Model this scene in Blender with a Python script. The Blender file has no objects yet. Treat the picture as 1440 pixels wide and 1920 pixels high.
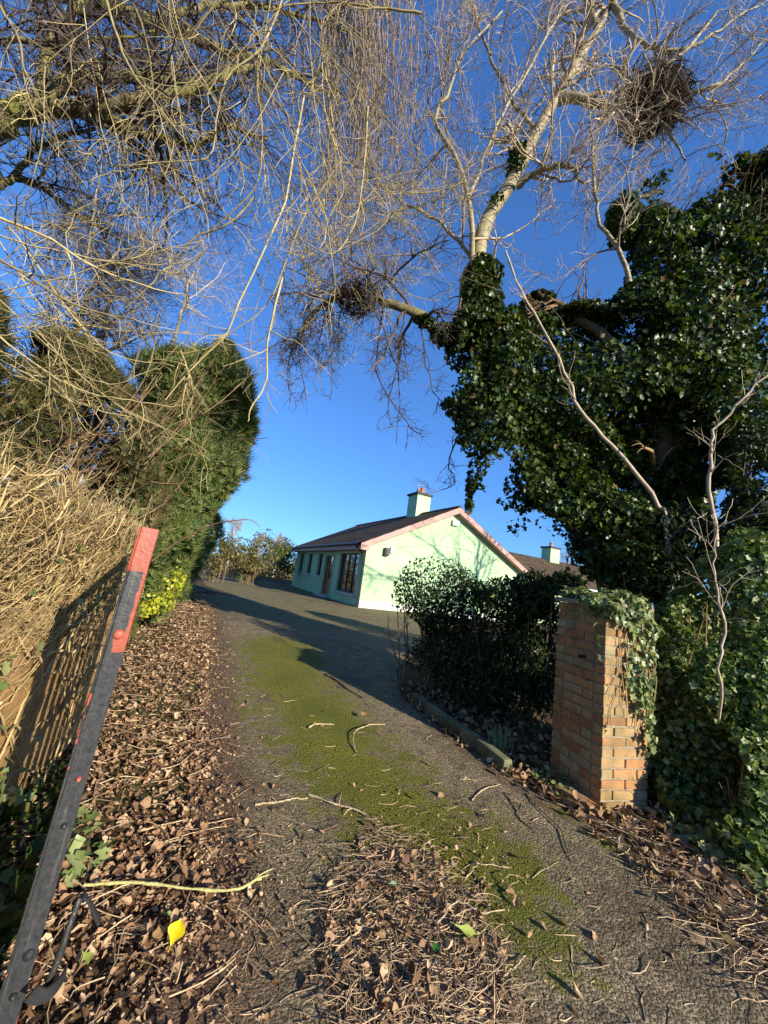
import bpy, math, random
import numpy as np
from math import radians, sin, cos, tan, pi
rng = np.random.default_rng(11)
random.seed(5)
SC = bpy.context.scene
COL = SC.collection

# ------------------------------------------------------------------ camera, sky, sun, exposure
PITCH, ROLL = radians(10.0), radians(7.8)
EYE = np.array([0.0, 0.0, 1.45])
SUN_AZ, SUN_EL = radians(135.0), radians(19.5)          # clockwise from +Y
f0 = np.array([0, cos(PITCH), sin(PITCH)]); r0 = np.array([1.0, 0, 0]); u0 = np.array([0, -sin(PITCH), cos(PITCH)])
CR = cos(ROLL) * r0 + sin(ROLL) * u0
CU = -sin(ROLL) * r0 + cos(ROLL) * u0
CF = f0
from mathutils import Matrix, Vector
cam_d = bpy.data.cameras.new('camera'); cam = bpy.data.objects.new('camera', cam_d); COL.objects.link(cam)
cam_d.lens = 13.5; cam_d.sensor_width = 36.0; cam_d.clip_start = 0.05; cam_d.clip_end = 2000
M = Matrix(((CR[0], CU[0], -CF[0], EYE[0]), (CR[1], CU[1], -CF[1], EYE[1]), (CR[2], CU[2], -CF[2], EYE[2]), (0, 0, 0, 1)))
cam.matrix_world = M
SC.camera = cam

W = bpy.data.worlds.new('World'); SC.world = W; W.use_nodes = True
nt = W.node_tree; bg = nt.nodes['Background']
sky = nt.nodes.new('ShaderNodeTexSky'); sky.sky_type = 'NISHITA'; sky.sun_disc = False
sky.sun_elevation = SUN_EL; sky.sun_rotation = SUN_AZ
sky.altitude = 0; sky.air_density = 1.0; sky.dust_density = 0.3; sky.ozone_density = 3.0
gr = nt.nodes.new('ShaderNodeMix'); gr.data_type = 'RGBA'; gr.blend_type = 'MULTIPLY'; gr.inputs[0].default_value = 1; gr.inputs[7].default_value = (.51, 1.0, 1.78, 1)
gm = nt.nodes.new('ShaderNodeGamma'); gm.inputs[1].default_value = .74; nt.links.new(sky.outputs[0], gm.inputs[0]); nt.links.new(gm.outputs[0], gr.inputs[6]); nt.links.new(gr.outputs[2], bg.inputs[0]); bg.inputs[1].default_value = 0.108
sd = bpy.data.lights.new('sun', 'SUN'); sd.energy = 5.0; sd.angle = radians(0.5); sd.color = (1.0, 0.92, 0.78)
so = bpy.data.objects.new('sun', sd); COL.objects.link(so)
TOSUN = np.array([sin(SUN_AZ) * cos(SUN_EL), cos(SUN_AZ) * cos(SUN_EL), sin(SUN_EL)])
so.rotation_euler = Vector(TOSUN).to_track_quat('Z', 'Y').to_euler(); so.location = (8, -8, 9)
SC.view_settings.view_transform = 'Standard'; SC.view_settings.look = 'None'
SC.view_settings.exposure = 0.85; SC.view_settings.gamma = 1
SC.cycles.max_bounces = 6; SC.cycles.transparent_max_bounces = 6; SC.cycles.use_denoising = True

# ------------------------------------------------------------------ maths helpers
def at(px, py, d):
    return EYE + d * (CF + (px - 720) / 720 * CR - (py - 960) / 720 * CU)
def sst(a, b, v):
    t = np.clip((v - a) / (b - a), 0, 1); return t * t * (3 - 2 * t)
def gz(x, y):
    x = np.asarray(x, float); y = np.asarray(y, float)
    z = 0.25 * sst(2.6, 8.0, y) - 0.10 * sst(2.0, -2.0, y) * 0
    z = z + 0.05 * sst(-0.75, -1.3, x + 0.30 * (y - 1.0)) * sst(6, 3, y)   # litter bank by the wall
    return z
def ground(px, py):
    d = CF + (px - 720) / 720 * CR - (py - 960) / 720 * CU
    t = 1.4 / max(1e-3, -d[2])
    for _ in range(14):
        p = EYE + d * t
        t += (p[2] - float(gz(p[0], p[1]))) / max(1e-3, -d[2]) * 0.9
    return EYE + d * t
def G(*pp): return [ground(*p) for p in pp]
def nrm(v): return v / np.maximum(1e-9, np.linalg.norm(v, axis=-1, keepdims=True))
class Waves:
    def __init__(self, scale, seed, n=14):
        r = np.random.default_rng(seed)
        self.k = nrm(r.normal(size=(n, 3))) * (scale * r.uniform(.5, 1.6, (n, 1))); self.p = r.uniform(0, 6.28, n)
    def __call__(self, P): return np.sin(P @ self.k.T + self.p).sum(-1) / math.sqrt(len(self.p) / 2)

def mesh(name, V, F):
    V = np.asarray(V, np.float32).reshape(-1, 3); me = bpy.data.meshes.new(name)
    if isinstance(F, np.ndarray): Fs = [F]
    else: Fs = F
    me.vertices.add(len(V)); me.vertices.foreach_set('co', V.ravel())
    lv = np.concatenate([f.ravel() for f in Fs]).astype(np.int32)
    tot = np.concatenate([np.full(len(f), f.shape[1]) for f in Fs]); st = np.concatenate([[0], np.cumsum(tot)[:-1]]).astype(np.int32)
    me.loops.add(len(lv)); me.loops.foreach_set('vertex_index', lv)
    me.polygons.add(len(st)); me.polygons.foreach_set('loop_start', st)
    me.update(calc_edges=True); me.validate()
    return me
def link(name, me, mat=None, parent=None, smooth=False):
    o = bpy.data.objects.new(name, me); COL.objects.link(o)
    if mat: me.materials.append(mat)
    if parent is not None:
        o.parent = parent; o.matrix_parent_inverse = Matrix.Translation(-Vector(parent.location))
    if smooth: me.polygons.foreach_set('use_smooth', np.ones(len(me.polygons), bool)); me.update()
    return o
def tag(o, label, cat, group=None, kind=None):
    o['label'] = label; o['category'] = cat
    if group: o['group'] = group
    if kind: o['kind'] = kind
    return o
def thing(name, loc, label, cat, group=None):
    o = bpy.data.objects.new(name, None); COL.objects.link(o); o.location = Vector(loc); o.empty_display_size = .2
    return tag(o, label, cat, group)

class MB:
    """collects polygons"""
    def __init__(s): s.v = []; s.f = []
    def box(s, c, ax, half):
        c = np.asarray(c, float); ax = [np.asarray(a, float) for a in ax]
        b = len(s.v)
        for i in (-1, 1):
            for j in (-1, 1):
                for k in (-1, 1): s.v.append(c + i * half[0] * ax[0] + j * half[1] * ax[1] + k * half[2] * ax[2])
        for q in ((0, 1, 3, 2), (4, 6, 7, 5), (0, 4, 5, 1), (2, 3, 7, 6), (0, 2, 6, 4), (1, 5, 7, 3)): s.f.append([b + i for i in q])
        return s
    def poly(s, pts):
        b = len(s.v); s.v += [np.asarray(p, float) for p in pts]; s.f.append(list(range(b, b + len(pts)))); return s
    def prism(s, pts, ext):
        b = len(s.v); n = len(pts); ext = np.asarray(ext, float)
        s.v += [np.asarray(p, float) for p in pts]; s.v += [np.asarray(p, float) + ext for p in pts]
        s.f.append([b + i for i in range(n)][::-1]); s.f.append([b + n + i for i in range(n)])
        for i in range(n): j = (i + 1) % n; s.f.append([b + i, b + j, b + n + j, b + n + i])
        return s
    def build(s, name, mat, parent=None, bevel=0, smooth=False):
        me = bpy.data.meshes.new(name); me.from_pydata([tuple(v) for v in s.v], [], s.f); me.update()
        o = link(name, me, mat, parent, smooth)
        if bevel:
            m = o.modifiers.new('bevel', 'BEVEL'); m.width = bevel; m.segments = 2; m.limit_method = 'ANGLE'
        return o

def tubes(P, R, sides=4):
    """P (T,K,3), R (T,K) -> verts, quads"""
    P = np.asarray(P, float); R = np.asarray(R, float); T, K, _ = P.shape
    t = nrm(np.gradient(P, axis=1))
    ref = np.zeros((T, 1, 3)); m = nrm(P[:, -1] - P[:, 0]); ax = np.argmin(np.abs(m), axis=1); ref[np.arange(T), 0, ax] = 1
    n = nrm(np.cross(t, np.broadcast_to(ref, t.shape))); b = np.cross(t, n)
    a = np.arange(sides) * 2 * pi / sides
    V = P[:, :, None] + R[:, :, None, None] * (n[:, :, None] * np.cos(a)[:, None] + b[:, :, None] * np.sin(a)[:, None])
    base = (np.arange(T) * K * sides)[:, None, None]; i = np.arange(K - 1)[None, :, None] * sides; j = np.arange(sides)[None, None, :]; j2 = (j + 1) % sides
    F = np.stack([base + i + j, base + i + j2, base + i + sides + j2, base + i + sides + j], -1).reshape(-1, 4)
    return V.reshape(-1, 3), F
def joinm(parts):
    V = []; F = {}; b = 0
    for v, f in parts:
        V.append(v); F.setdefault(f.shape[1], []).append(f + b); b += len(v)
    return np.concatenate(V), [np.concatenate(x) for x in F.values()]
def spline(pts, n):
    pts = np.asarray(pts, float); K = len(pts)
    if K == 2: return pts[0] + np.linspace(0, 1, n)[:, None] * (pts[1] - pts[0])
    e = np.vstack([2 * pts[0] - pts[1], pts, 2 * pts[-1] - pts[-2]]); out = []
    for s in np.linspace(0, K - 1 - 1e-6, n):
        i = int(s); t = s - i; p0, p1, p2, p3 = e[i:i + 4]
        out.append(.5 * (2 * p1 + (p2 - p0) * t + (2 * p0 - 5 * p1 + 4 * p2 - p3) * t * t + (3 * p1 - p0 - 3 * p2 + p3) * t ** 3))
    return np.array(out)
def limb(pts, ra, rb, n=18, wob=.0):
    P = spline(pts, n)
    if wob: P[1:] += rng.normal(size=(n - 1, 3)) * wob
    return P, np.linspace(ra, rb, n)
def grow(P, R, n, length, ang=(25, 65), droop=.0, wig=.18, K=7, rr=.5, u0=.12, rmin=.0015, bias=None, taper=.3, lenscale=True):
    P = np.asarray(P, float); R = np.asarray(R, float); T, KP, _ = P.shape
    idx = np.repeat(np.arange(T), n); N = len(idx)
    u = rng.uniform(u0, 1, N) * (KP - 1.001); i = u.astype(int); fr = (u - i)[:, None]
    pos = P[idx, i] * (1 - fr) + P[idx, i + 1] * fr; tan_ = nrm(P[idx, i + 1] - P[idx, i])
    rad = R[idx, i] * (1 - fr[:, 0]) + R[idx, i + 1] * fr[:, 0]
    a = np.radians(rng.uniform(*ang, N))[:, None]
    w = rng.normal(size=(N, 3)); w = nrm(w - (w * tan_).sum(-1, keepdims=True) * tan_)
    d = nrm(np.cos(a) * tan_ + np.sin(a) * w)
    if bias is not None: d = nrm(d + np.asarray(bias))
    L = rng.uniform(*length, N)[:, None]
    if lenscale: L = L * (1.15 - .6 * (u / (KP - 1)))[:, None]
    out = [pos]; drift = rng.normal(size=(N, 3)) * wig * .4
    for k in range(K - 1):
        d = nrm(d + rng.normal(size=(N, 3)) * wig + drift + np.array([0, 0, -1.0]) * droop)
        pos = pos + d * L / (K - 1); out.append(pos)
    C = np.stack(out, 1); r = np.maximum(rmin, rad * rr)[:, None] * np.linspace(1, taper, K)[None]
    return C, np.maximum(r, rmin * .7)
def pack(limbs, n=18):
    return np.stack([l[0] for l in limbs]), np.stack([l[1] for l in limbs])

# leaf templates: verts (x across, y along, z up), tris
def tmpl_ivy():
    v = [(0, 0, 0), (0, .45, -.03), (0, 1, .03), (.46, -.1, .1), (.3, .3, .07), (.5, .5, .12), (-.46, -.1, .1), (-.3, .3, .07), (-.5, .5, .12)]
    f = [(0, 3, 4), (0, 4, 1), (1, 4, 5), (1, 5, 2), (0, 7, 6), (0, 1, 7), (1, 8, 7), (1, 2, 8)]
    return np.array(v, float), np.array(f)
def tmpl_oval(w=.26, fold=.06, curl=-.12):
    v = [(0, 0, 0), (0, .5, 0), (0, 1, curl), (w * .8, .25, fold), (w, .55, fold), (-w * .8, .25, fold), (-w, .55, fold)]
    f = [(0, 3, 1), (3, 4, 1), (1, 4, 2), (0, 1, 5), (5, 1, 6), (1, 2, 6)]
    return np.array(v, float), np.array(f)
def tmpl_spray():
    v = []; f = []
    for a, l in ((-52, .55), (-30, .8), (-8, 1), (12, .97), (33, .78), (55, .5)):
        a = radians(a); c = np.array([sin(a), cos(a)]); s = np.array([c[1], -c[0]]) * .045; b = len(v); base = c * .1
        for q, z in ((base - s, 0), (base + s, 0), (c * l, .06 * random.uniform(-1, 1))): v.append((q[0], q[1], z))
        f.append((b, b + 1, b + 2))
    return np.array(v, float), np.array(f)
def leaves(P, Nn, size, tm, tip=None, tipmix=.0, jitter=.5):
    tv, tf = tm; N = len(P)
    Nn = nrm(Nn + rng.normal(size=(N, 3)) * jitter)
    y = rng.normal(size=(N, 3))
    if tip is not None: y = y * (1 - tipmix) + np.asarray(tip) * tipmix * 1.7
    y = nrm(y - (y * Nn).sum(-1, keepdims=True) * Nn); x = np.cross(y, Nn)
    s = np.broadcast_to(np.asarray(size, float), (N,))[:, None, None]
    V = P[:, None] + s * (tv[None, :, 0, None] * x[:, None] + tv[None, :, 1, None] * y[:, None] + tv[None, :, 2, None] * Nn[:, None])
    F = tf[None] + (np.arange(N) * len(tv))[:, None, None]
    return V.reshape(-1, 3), F.reshape(-1, 3)
def blob(c, r, n, shell=.55, lump=None, lumpamp=.18, thr=None):
    c = np.asarray(c, float); r = np.broadcast_to(np.asarray(r, float), (3,))
    d = nrm(rng.normal(size=(n, 3))); q = rng.uniform(shell ** 3, 1, n) ** (1 / 3)
    if lump is not None: q = q * (1 + lumpamp * lump(d * r + c))
    P = c + d * r * q[:, None]; Nn = nrm(d / r)
    if thr is not None:
        k = thr[0](P) > thr[1]; P, Nn = P[k], Nn[k]
    return P, Nn
def inpoly(poly, n):
    poly = np.asarray(poly, float); lo, hi = poly.min(0), poly.max(0); out = []
    while sum(len(o) for o in out) < n:
        q = rng.uniform(lo, hi, (n * 2, 2)); c = np.zeros(len(q), bool); j = len(poly) - 1
        for i in range(len(poly)):
            (xi, yi), (xj, yj) = poly[i], poly[j]
            c ^= ((yi > q[:, 1]) != (yj > q[:, 1])) & (q[:, 0] < (xj - xi) * (q[:, 1] - yi) / (yj - yi + 1e-12) + xi); j = i
        out.append(q[c])
    return np.concatenate(out)[:n]

# ------------------------------------------------------------------ materials
def newmat(name):
    m = bpy.data.materials.new(name); m.use_nodes = True; t = m.node_tree
    return m, t, t.nodes['Principled BSDF']
def nd(t, typ, **kw):
    n = t.nodes.new(typ)
    for k, v in kw.items():
        if k.startswith('i_'):
            key = k[2:]; n.inputs[int(key) if key.isdigit() else key.replace('_', ' ')].default_value = v
        else: setattr(n, k, v)
    return n
def ramp(t, stops, fac, interp='LINEAR'):
    n = t.nodes.new('ShaderNodeValToRGB'); n.color_ramp.interpolation = interp; e = n.color_ramp.elements
    while len(e) < len(stops): e.new(.5)
    for x, (p, c) in zip(e, stops): x.position = p; x.color = (*c, 1) if len(c) == 3 else c
    t.links.new(fac, n.inputs[0]); return n.outputs[0]
def mix(t, fac, a, b, blend='MIX'):
    n = t.nodes.new('ShaderNodeMix'); n.data_type = 'RGBA'; n.blend_type = blend
    for s, v in ((n.inputs[0], fac), (n.inputs[6], a), (n.inputs[7], b)):
        if isinstance(v, (tuple, float, int)): s.default_value = (*v, 1) if isinstance(v, tuple) and len(v) == 3 else v
        else: t.links.new(v, s)
    return n.outputs[2]
def noise(t, scale, detail=5, rough=.6, coord=None, dim=None, dist=0):
    n = nd(t, 'ShaderNodeTexNoise'); n.inputs['Scale'].default_value = scale; n.inputs['Detail'].default_value = detail; n.inputs['Roughness'].default_value = rough; n.inputs['Distortion'].default_value = dist
    if coord is None:
        g = nd(t, 'ShaderNodeTexCoord'); coord = g.outputs['Object']
    t.links.new(coord, n.inputs['Vector']); return n.outputs['Fac']
def bump(t, bs, h, strength=.5, dist=.01):
    b = nd(t, 'ShaderNodeBump'); b.inputs['Strength'].default_value = strength; b.inputs['Distance'].default_value = dist
    t.links.new(h, b.inputs['Height']); t.links.new(b.outputs[0], bs.inputs['Normal'])
def math_(t, op, a, b=None, c=None, clamp=False):
    n = nd(t, 'ShaderNodeMath', operation=op); n.use_clamp = clamp
    for i, v in enumerate((a, b, c)):
        if v is None: continue
        if isinstance(v, (int, float)): n.inputs[i].default_value = v
        else: t.links.new(v, n.inputs[i])
    return n.outputs[0]
def leafmat(name, stops, rough=.4, trans=.25, spec=.5):
    m, t, b = newmat(name)
    g = nd(t, 'ShaderNodeNewGeometry'); c = ramp(t, stops, g.outputs['Random Per Island'])
    n = noise(t, 1.3, 3); c2 = mix(t, .55, c, ramp(t, [(.3, (.55, .55, .5)), (.7, (1.25, 1.2, 1.1))], n), 'MULTIPLY')
    t.links.new(c2, b.inputs['Base Color']); b.inputs['Roughness'].default_value = rough; b.inputs['Specular IOR Level'].default_value = spec
    if trans:
        tr = nd(t, 'ShaderNodeBsdfTranslucent'); t.links.new(mix(t, 1.0, c2, (1.5, 1.5, .7), 'MULTIPLY'), tr.inputs[0])
        ms = nd(t, 'ShaderNodeMixShader'); ms.inputs[0].default_value = trans
        t.links.new(b.outputs[0], ms.inputs[1]); t.links.new(tr.outputs[0], ms.inputs[2]); t.links.new(ms.outputs[0], t.nodes['Material Output'].inputs[0])
    return m
def barkmat(name, stops, scale=14, bstr=.6, stretch=None, moss=None, rough=.85, island=0.0):
    m, t, b = newmat(name); n1 = noise(t, scale, 6, .65)
    c = ramp(t, stops, n1)
    if moss:
        n2 = noise(t, 2.6, 4); c = mix(t, ramp(t, [(.42, (0, 0, 0)), (.62, (1, 1, 1))], n2), c, moss)
    if island:
        g = nd(t, 'ShaderNodeNewGeometry'); c = mix(t, island, c, ramp(t, [(0, (.35, .3, .28)), (.5, (.9, .85, .8)), (1, (1.7, 1.55, 1.3))], g.outputs['Random Per Island']), 'MULTIPLY')
    t.links.new(c, b.inputs['Base Color']); b.inputs['Roughness'].default_value = rough; b.inputs['Specular IOR Level'].default_value = .25
    bump(t, b, n1, bstr, .012); return m
def plain(name, col, rough=.7, var=.25, scale=6, bstr=.15, bscale=60, metal=0, spec=.4):
    m, t, b = newmat(name); n = noise(t, scale, 5)
    lo = tuple(max(0, x * (1 - var)) for x in col); hi = tuple(x * (1 + var) for x in col)
    t.links.new(ramp(t, [(.3, lo), (.7, hi)], n), b.inputs['Base Color']); b.inputs['Roughness'].default_value = rough; b.inputs['Metallic'].default_value = metal; b.inputs['Specular IOR Level'].default_value = spec
    if bstr: bump(t, b, noise(t, bscale, 4), bstr, .006)
    return m

def deadmat(name, stops, rough, trans, spec):
    m = leafmat(name, stops, rough, trans, spec); t = m.node_tree; b = t.nodes['Principled BSDF']; l = b.inputs['Base Color'].links[0]; src = l.from_socket
    n = noise(t, 55, 5, .7); c = mix(t, .85, src, ramp(t, [(.3, (.6, .53, .48)), (.5, (1, .96, .92)), (.7, (1.2, 1.15, 1.05))], n), 'MULTIPLY'); t.links.new(c, b.inputs['Base Color']); bump(t, b, n, .6, .006); return m
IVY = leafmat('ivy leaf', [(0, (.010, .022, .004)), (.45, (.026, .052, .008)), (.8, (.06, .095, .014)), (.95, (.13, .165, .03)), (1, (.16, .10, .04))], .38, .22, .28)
IVYS = leafmat('ivy leaf painted sunlit', [(0, (.045, .08, .016)), (.5, (.10, .155, .032)), (.85, (.19, .25, .065)), (1, (.38, .40, .18))], .4, .22, .4)  # lit copy of the ivy leaf, sunlit brightness put into its colour
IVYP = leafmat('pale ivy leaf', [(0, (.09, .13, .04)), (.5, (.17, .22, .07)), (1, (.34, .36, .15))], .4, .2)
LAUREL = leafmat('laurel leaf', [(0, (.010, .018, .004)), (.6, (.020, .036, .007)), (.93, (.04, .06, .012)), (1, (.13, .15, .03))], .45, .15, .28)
CONIF = leafmat('conifer spray', [(0, (.045, .075, .02)), (.5, (.10, .155, .04)), (.85, (.18, .20, .055)), (1, (.28, .20, .07))], .6, .2, .3)
CONIFB = leafmat('brown conifer spray', [(0, (.04, .045, .016)), (.5, (.085, .10, .03)), (.8, (.14, .11, .04)), (1, (.20, .125, .05))], .7, .15, .2)
YELLOW = leafmat('golden leaf', [(0, (.20, .26, .02)), (.5, (.42, .44, .03)), (1, (.58, .55, .07))], .4, .3)
FARLEAF = leafmat('far shrub leaf', [(0, (.05, .055, .015)), (.5, (.12, .11, .035)), (1, (.24, .19, .07))], .6, .2, .3)
FARGREEN = leafmat('far green leaf', [(0, (.04, .06, .012)), (.5, (.10, .13, .025)), (1, (.22, .23, .05))], .5, .25, .3)
BROWN = deadmat('dead leaf', [(0, (.11, .062, .035)), (.3, (.23, .135, .075)), (.6, (.36, .225, .13)), (.85, (.47, .32, .195)), (1, (.62, .48, .32))], .65, .12, .3)
GRASS = leafmat('grass blade', [(0, (.07, .12, .015)), (1, (.2, .28, .04))], .5, .25)
DAFF = leafmat('daffodil leaf', [(0, (.12, .2, .10)), (1, (.26, .34, .19))], .4, .2)
BK_MOSS = barkmat('mossy bark', [(.3, (.07, .055, .03)), (.6, (.20, .165, .08)), (.8, (.30, .25, .13))], 12, .6, moss=(.17, .17, .035))
BK_GOLD = barkmat('sunlit gold twig', [(.3, (.22, .175, .08)), (.7, (.46, .39, .20))], 9, .2, island=.75)  # gold of the sunlit twigs is put into the bark colour
BK_DARK = barkmat('dark twig', [(.3, (.05, .04, .035)), (.7, (.13, .10, .085))], 10, .3, island=.5)
BK_PALE = barkmat('pale twig', [(.3, (.26, .21, .15)), (.7, (.54, .46, .35))], 9, .2, island=.85)
BK_PURP = barkmat('purple twig', [(.3, (.15, .115, .085)), (.7, (.31, .25, .195))], 9, .2, island=.7)
BK_BROWN = barkmat('brown stem', [(.3, (.12, .075, .04)), (.7, (.30, .20, .11))], 10, .3, island=.5)
BK_IVYTR = barkmat('brown trunk', [(.3, (.05, .032, .018)), (.7, (.16, .10, .055))], 9, .9)
BK_VINE = barkmat('dry vine', [(.3, (.34, .24, .10)), (.7, (.60, .47, .24))], 9, .2, island=.6)
def cherry():
    m, t, b = newmat('banded bark'); tc = nd(t, 'ShaderNodeTexCoord'); mp = nd(t, 'ShaderNodeMapping'); mp.inputs['Scale'].default_value = (2.2, 2.2, 22)
    mp.inputs['Rotation'].default_value = (0, radians(22), 0)
    t.links.new(tc.outputs['Object'], mp.inputs[0]); n = noise(t, 1.6, 5, .65, mp.outputs[0]); n2 = noise(t, 5, 4)
    c = ramp(t, [(.36, (.09, .06, .035)), (.47, (.22, .17, .085)), (.62, (.37, .30, .18)), (.75, (.46, .40, .27))], n)
    c = mix(t, ramp(t, [(.5, (0, 0, 0)), (.66, (.7, .7, .7))], n2), c, (.30, .29, .10))
    t.links.new(c, b.inputs['Base Color']); b.inputs['Roughness'].default_value = .6; bump(t, b, n, .5, .01); return m
BK_CHERRY = cherry()

# ------------------------------------------------------------------ ground and drive
def ground_mat():
    m, t, b = newmat('soil and moss'); n = noise(t, .9, 6, .65); n2 = noise(t, 14, 6, .7); n3 = noise(t, 90, 4, .7)
    c = ramp(t, [(.3, (.035, .022, .013)), (.5, (.085, .052, .028)), (.7, (.15, .095, .05))], n2)
    c = mix(t, ramp(t, [(.48, (0, 0, 0)), (.62, (.8, .8, .8))], n), c, (.075, .085, .02))
    t.links.new(c, b.inputs['Base Color']); b.inputs['Roughness'].default_value = .95; b.inputs['Specular IOR Level'].default_value = .15
    bump(t, b, math_(t, 'ADD', n2, math_(t, 'MULTIPLY', n3, .4)), 1.0, .05); return m
def drive_mat():
    m, t, b = newmat('mossy asphalt'); tc = nd(t, 'ShaderNodeTexCoord'); co = tc.outputs['Object']
    vo = nd(t, 'ShaderNodeTexVoronoi'); vo.inputs['Scale'].default_value = 85; t.links.new(co, vo.inputs['Vector'])
    vo2 = nd(t, 'ShaderNodeTexVoronoi'); vo2.inputs['Scale'].default_value = 170; t.links.new(co, vo2.inputs['Vector'])
    n0 = noise(t, 1.6, 5, .6, co); n1 = noise(t, 7, 6, .65, co); n2 = noise(t, 60, 5, .7, co); n3 = noise(t, 210, 3, .7, co)
    stone = ramp(t, [(0, (.10, .084, .056)), (.5, (.22, .185, .125)), (.85, (.36, .31, .215)), (1, (.56, .50, .37))], vo.outputs['Color'])
    stone = mix(t, .8, stone, ramp(t, [(.3, (.5, .47, .42)), (.7, (1.25, 1.15, 1.0))], n1), 'MULTIPLY')
    stone = mix(t, .75, stone, ramp(t, [(.32, (.55, .48, .40)), (.5, (1, .95, .88)), (.68, (1.25, 1.15, 1.0))], n0), 'MULTIPLY')
    a = nd(t, 'ShaderNodeAttribute', attribute_name='moss').outputs['Fac']; a2 = nd(t, 'ShaderNodeAttribute', attribute_name='mould').outputs['Fac']
    k = math_(t, 'ADD', a, math_(t, 'MULTIPLY', math_(t, 'SUBTRACT', n1, .5), 2.1)); k = math_(t, 'ADD', k, math_(t, 'MULTIPLY', math_(t, 'SUBTRACT', n0, .5), 1.3))
    k = math_(t, 'ADD', k, math_(t, 'MULTIPLY', math_(t, 'SUBTRACT', n2, .5), 1.1))
    mk = ramp(t, [(.38, (0, 0, 0)), (.72, (1, 1, 1))], k)
    moss = ramp(t, [(.3, (.055, .052, .006)), (.5, (.155, .15, .015)), (.72, (.29, .27, .034))], n2)
    moss = mix(t, ramp(t, [(.4, (0, 0, 0)), (.65, (.7, .7, .7))], n0), moss, (.10, .105, .02))
    mm = math_(t, 'ADD', a2, math_(t, 'MULTIPLY', math_(t, 'SUBTRACT', n1, .5), 1.4)); mmk = ramp(t, [(.35, (0, 0, 0)), (.75, (1, 1, 1))], mm)
    mould = ramp(t, [(.3, (.055, .033, .02)), (.55, (.15, .095, .058)), (.75, (.30, .205, .13))], n2)
    c = mix(t, mmk, stone, mould); c = mix(t, mk, c, moss)
    t.links.new(c, b.inputs['Base Color']); b.inputs['Roughness'].default_value = .9; b.inputs['Specular IOR Level'].default_value = .2
    h = math_(t, 'MULTIPLY', vo.outputs['Distance'], -1.2); h = math_(t, 'ADD', h, math_(t, 'MULTIPLY', vo2.outputs['Distance'], -.5))
    h = math_(t, 'ADD', h, math_(t, 'MULTIPLY', n2, 1.2)); h = math_(t, 'ADD', h, math_(t, 'MULTIPLY', n3, .6)); h = math_(t, 'ADD', h, math_(t, 'MULTIPLY', n1, .8))
    bump(t, b, h, .9, .011); return m

C = ground(672, 1139); HA = radians(24.7); hb = np.array([cos(HA), sin(HA), 0]); ha = np.array([-sin(HA), cos(HA), 0])
xs = np.concatenate([[-400, -120, -50], np.linspace(-20, 26, 93), [50, 120, 400]]); ys = np.concatenate([[-200, -40, -12], np.linspace(-5, 40, 91), [70, 140, 500]])
X, Y = np.meshgrid(xs, ys); V = np.stack([X, Y, gz(X, Y)], -1).reshape(-1, 3); nx = len(xs)
i, j = np.meshgrid(np.arange(len(ys) - 1), np.arange(nx - 1), indexing='ij'); q = (i * nx + j).ravel()
go = link('ground', mesh('ground', V, np.stack([q, q + 1, q + nx + 1, q + nx], -1)), ground_mat(), smooth=True); go['kind'] = 'structure'

LEFT = [np.array([-.75, -2.0, 0]), np.array([-.72, .4, 0])] + G((330, 1780), (345, 1560), (362, 1360), (380, 1230), (384, 1160), (374, 1126), (364, 1110)) + [C - ha * .5 - hb * 4.6, C + ha * 3 - hb * 5.6, C + ha * 16 - hb * 6]
RIGHT = [np.array([2.6, -2.0, 0]), np.array([2.1, .9, 0])] + G((1330, 1745), (1110, 1552), (950, 1452), (826, 1366), (752, 1306), (742, 1256)) + [C - ha * 3.4 + hb * 2.4, C - ha * .08 + hb * 3.4, C - ha * .04 - hb * .06, C + ha * 13 - hb * .1]
def lin(pts, n):
    pts = np.array(pts); k = np.linspace(0, len(pts) - 1, n); i = np.minimum(k.astype(int), len(pts) - 2); f = (k - i)[:, None]
    return pts[i] * (1 - f) + pts[i + 1] * f
NU, NV = 46, 260
Lp, Rp = lin(LEFT, NV), lin(RIGHT, NV); uu = np.linspace(0, 1, NU)[None, :, None]
D3 = Lp[:, None] * (1 - uu) + Rp[:, None] * uu; D3[..., 2] = gz(D3[..., 0], D3[..., 1]) + .006
dv = D3.reshape(-1, 3); i, j = np.meshgrid(np.arange(NV - 1), np.arange(NU - 1), indexing='ij'); q = (i * NU + j).ravel()
dme = mesh('driveway', dv, np.stack([q, q + 1, q + NU + 1, q + NU], -1))
def polydist(P, line):
    line = np.array(line)[:, :2]; d = np.full(len(P), 1e9)
    for a, b in zip(line[:-1], line[1:]):
        ab = b - a; t = np.clip(((P[:, :2] - a) @ ab) / (ab @ ab), 0, 1); d = np.minimum(d, np.linalg.norm(P[:, :2] - a - t[:, None] * ab, axis=1))
    return d
mossl = G((520, 1210), (545, 1270), (585, 1340), (640, 1420), (720, 1500), (790, 1550), (850, 1590), (900, 1640))
moss = np.clip(1.06 - polydist(dv, mossl) / (.54 + .10 * np.clip(dv[:, 1], 1.5, 5)), 0, 1) * sst(12, 6.5, dv[:, 1])
moss2 = np.clip(.55 - polydist(dv, G((1200, 1640), (1110, 1560), (1010, 1480))) / .45, 0, 1); moss = np.maximum(moss, moss2); moss = np.maximum(moss, .42 * sst(7, 9, dv[:, 1]))
mould = np.clip(.95 - polydist(dv, G((350, 1900), (380, 1600), (395, 1400), (400, 1250), (395, 1130))) / .55, 0, 1)
mould = np.maximum(mould, np.clip(.8 - polydist(dv, G((700, 1560), (740, 1700), (800, 1850))) / .4, 0, 1)); mould = np.maximum(mould, np.clip(.75 - polydist(dv, G((760, 1310), (850, 1390), (950, 1470), (1120, 1570))) / .17, 0, 1))
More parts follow.
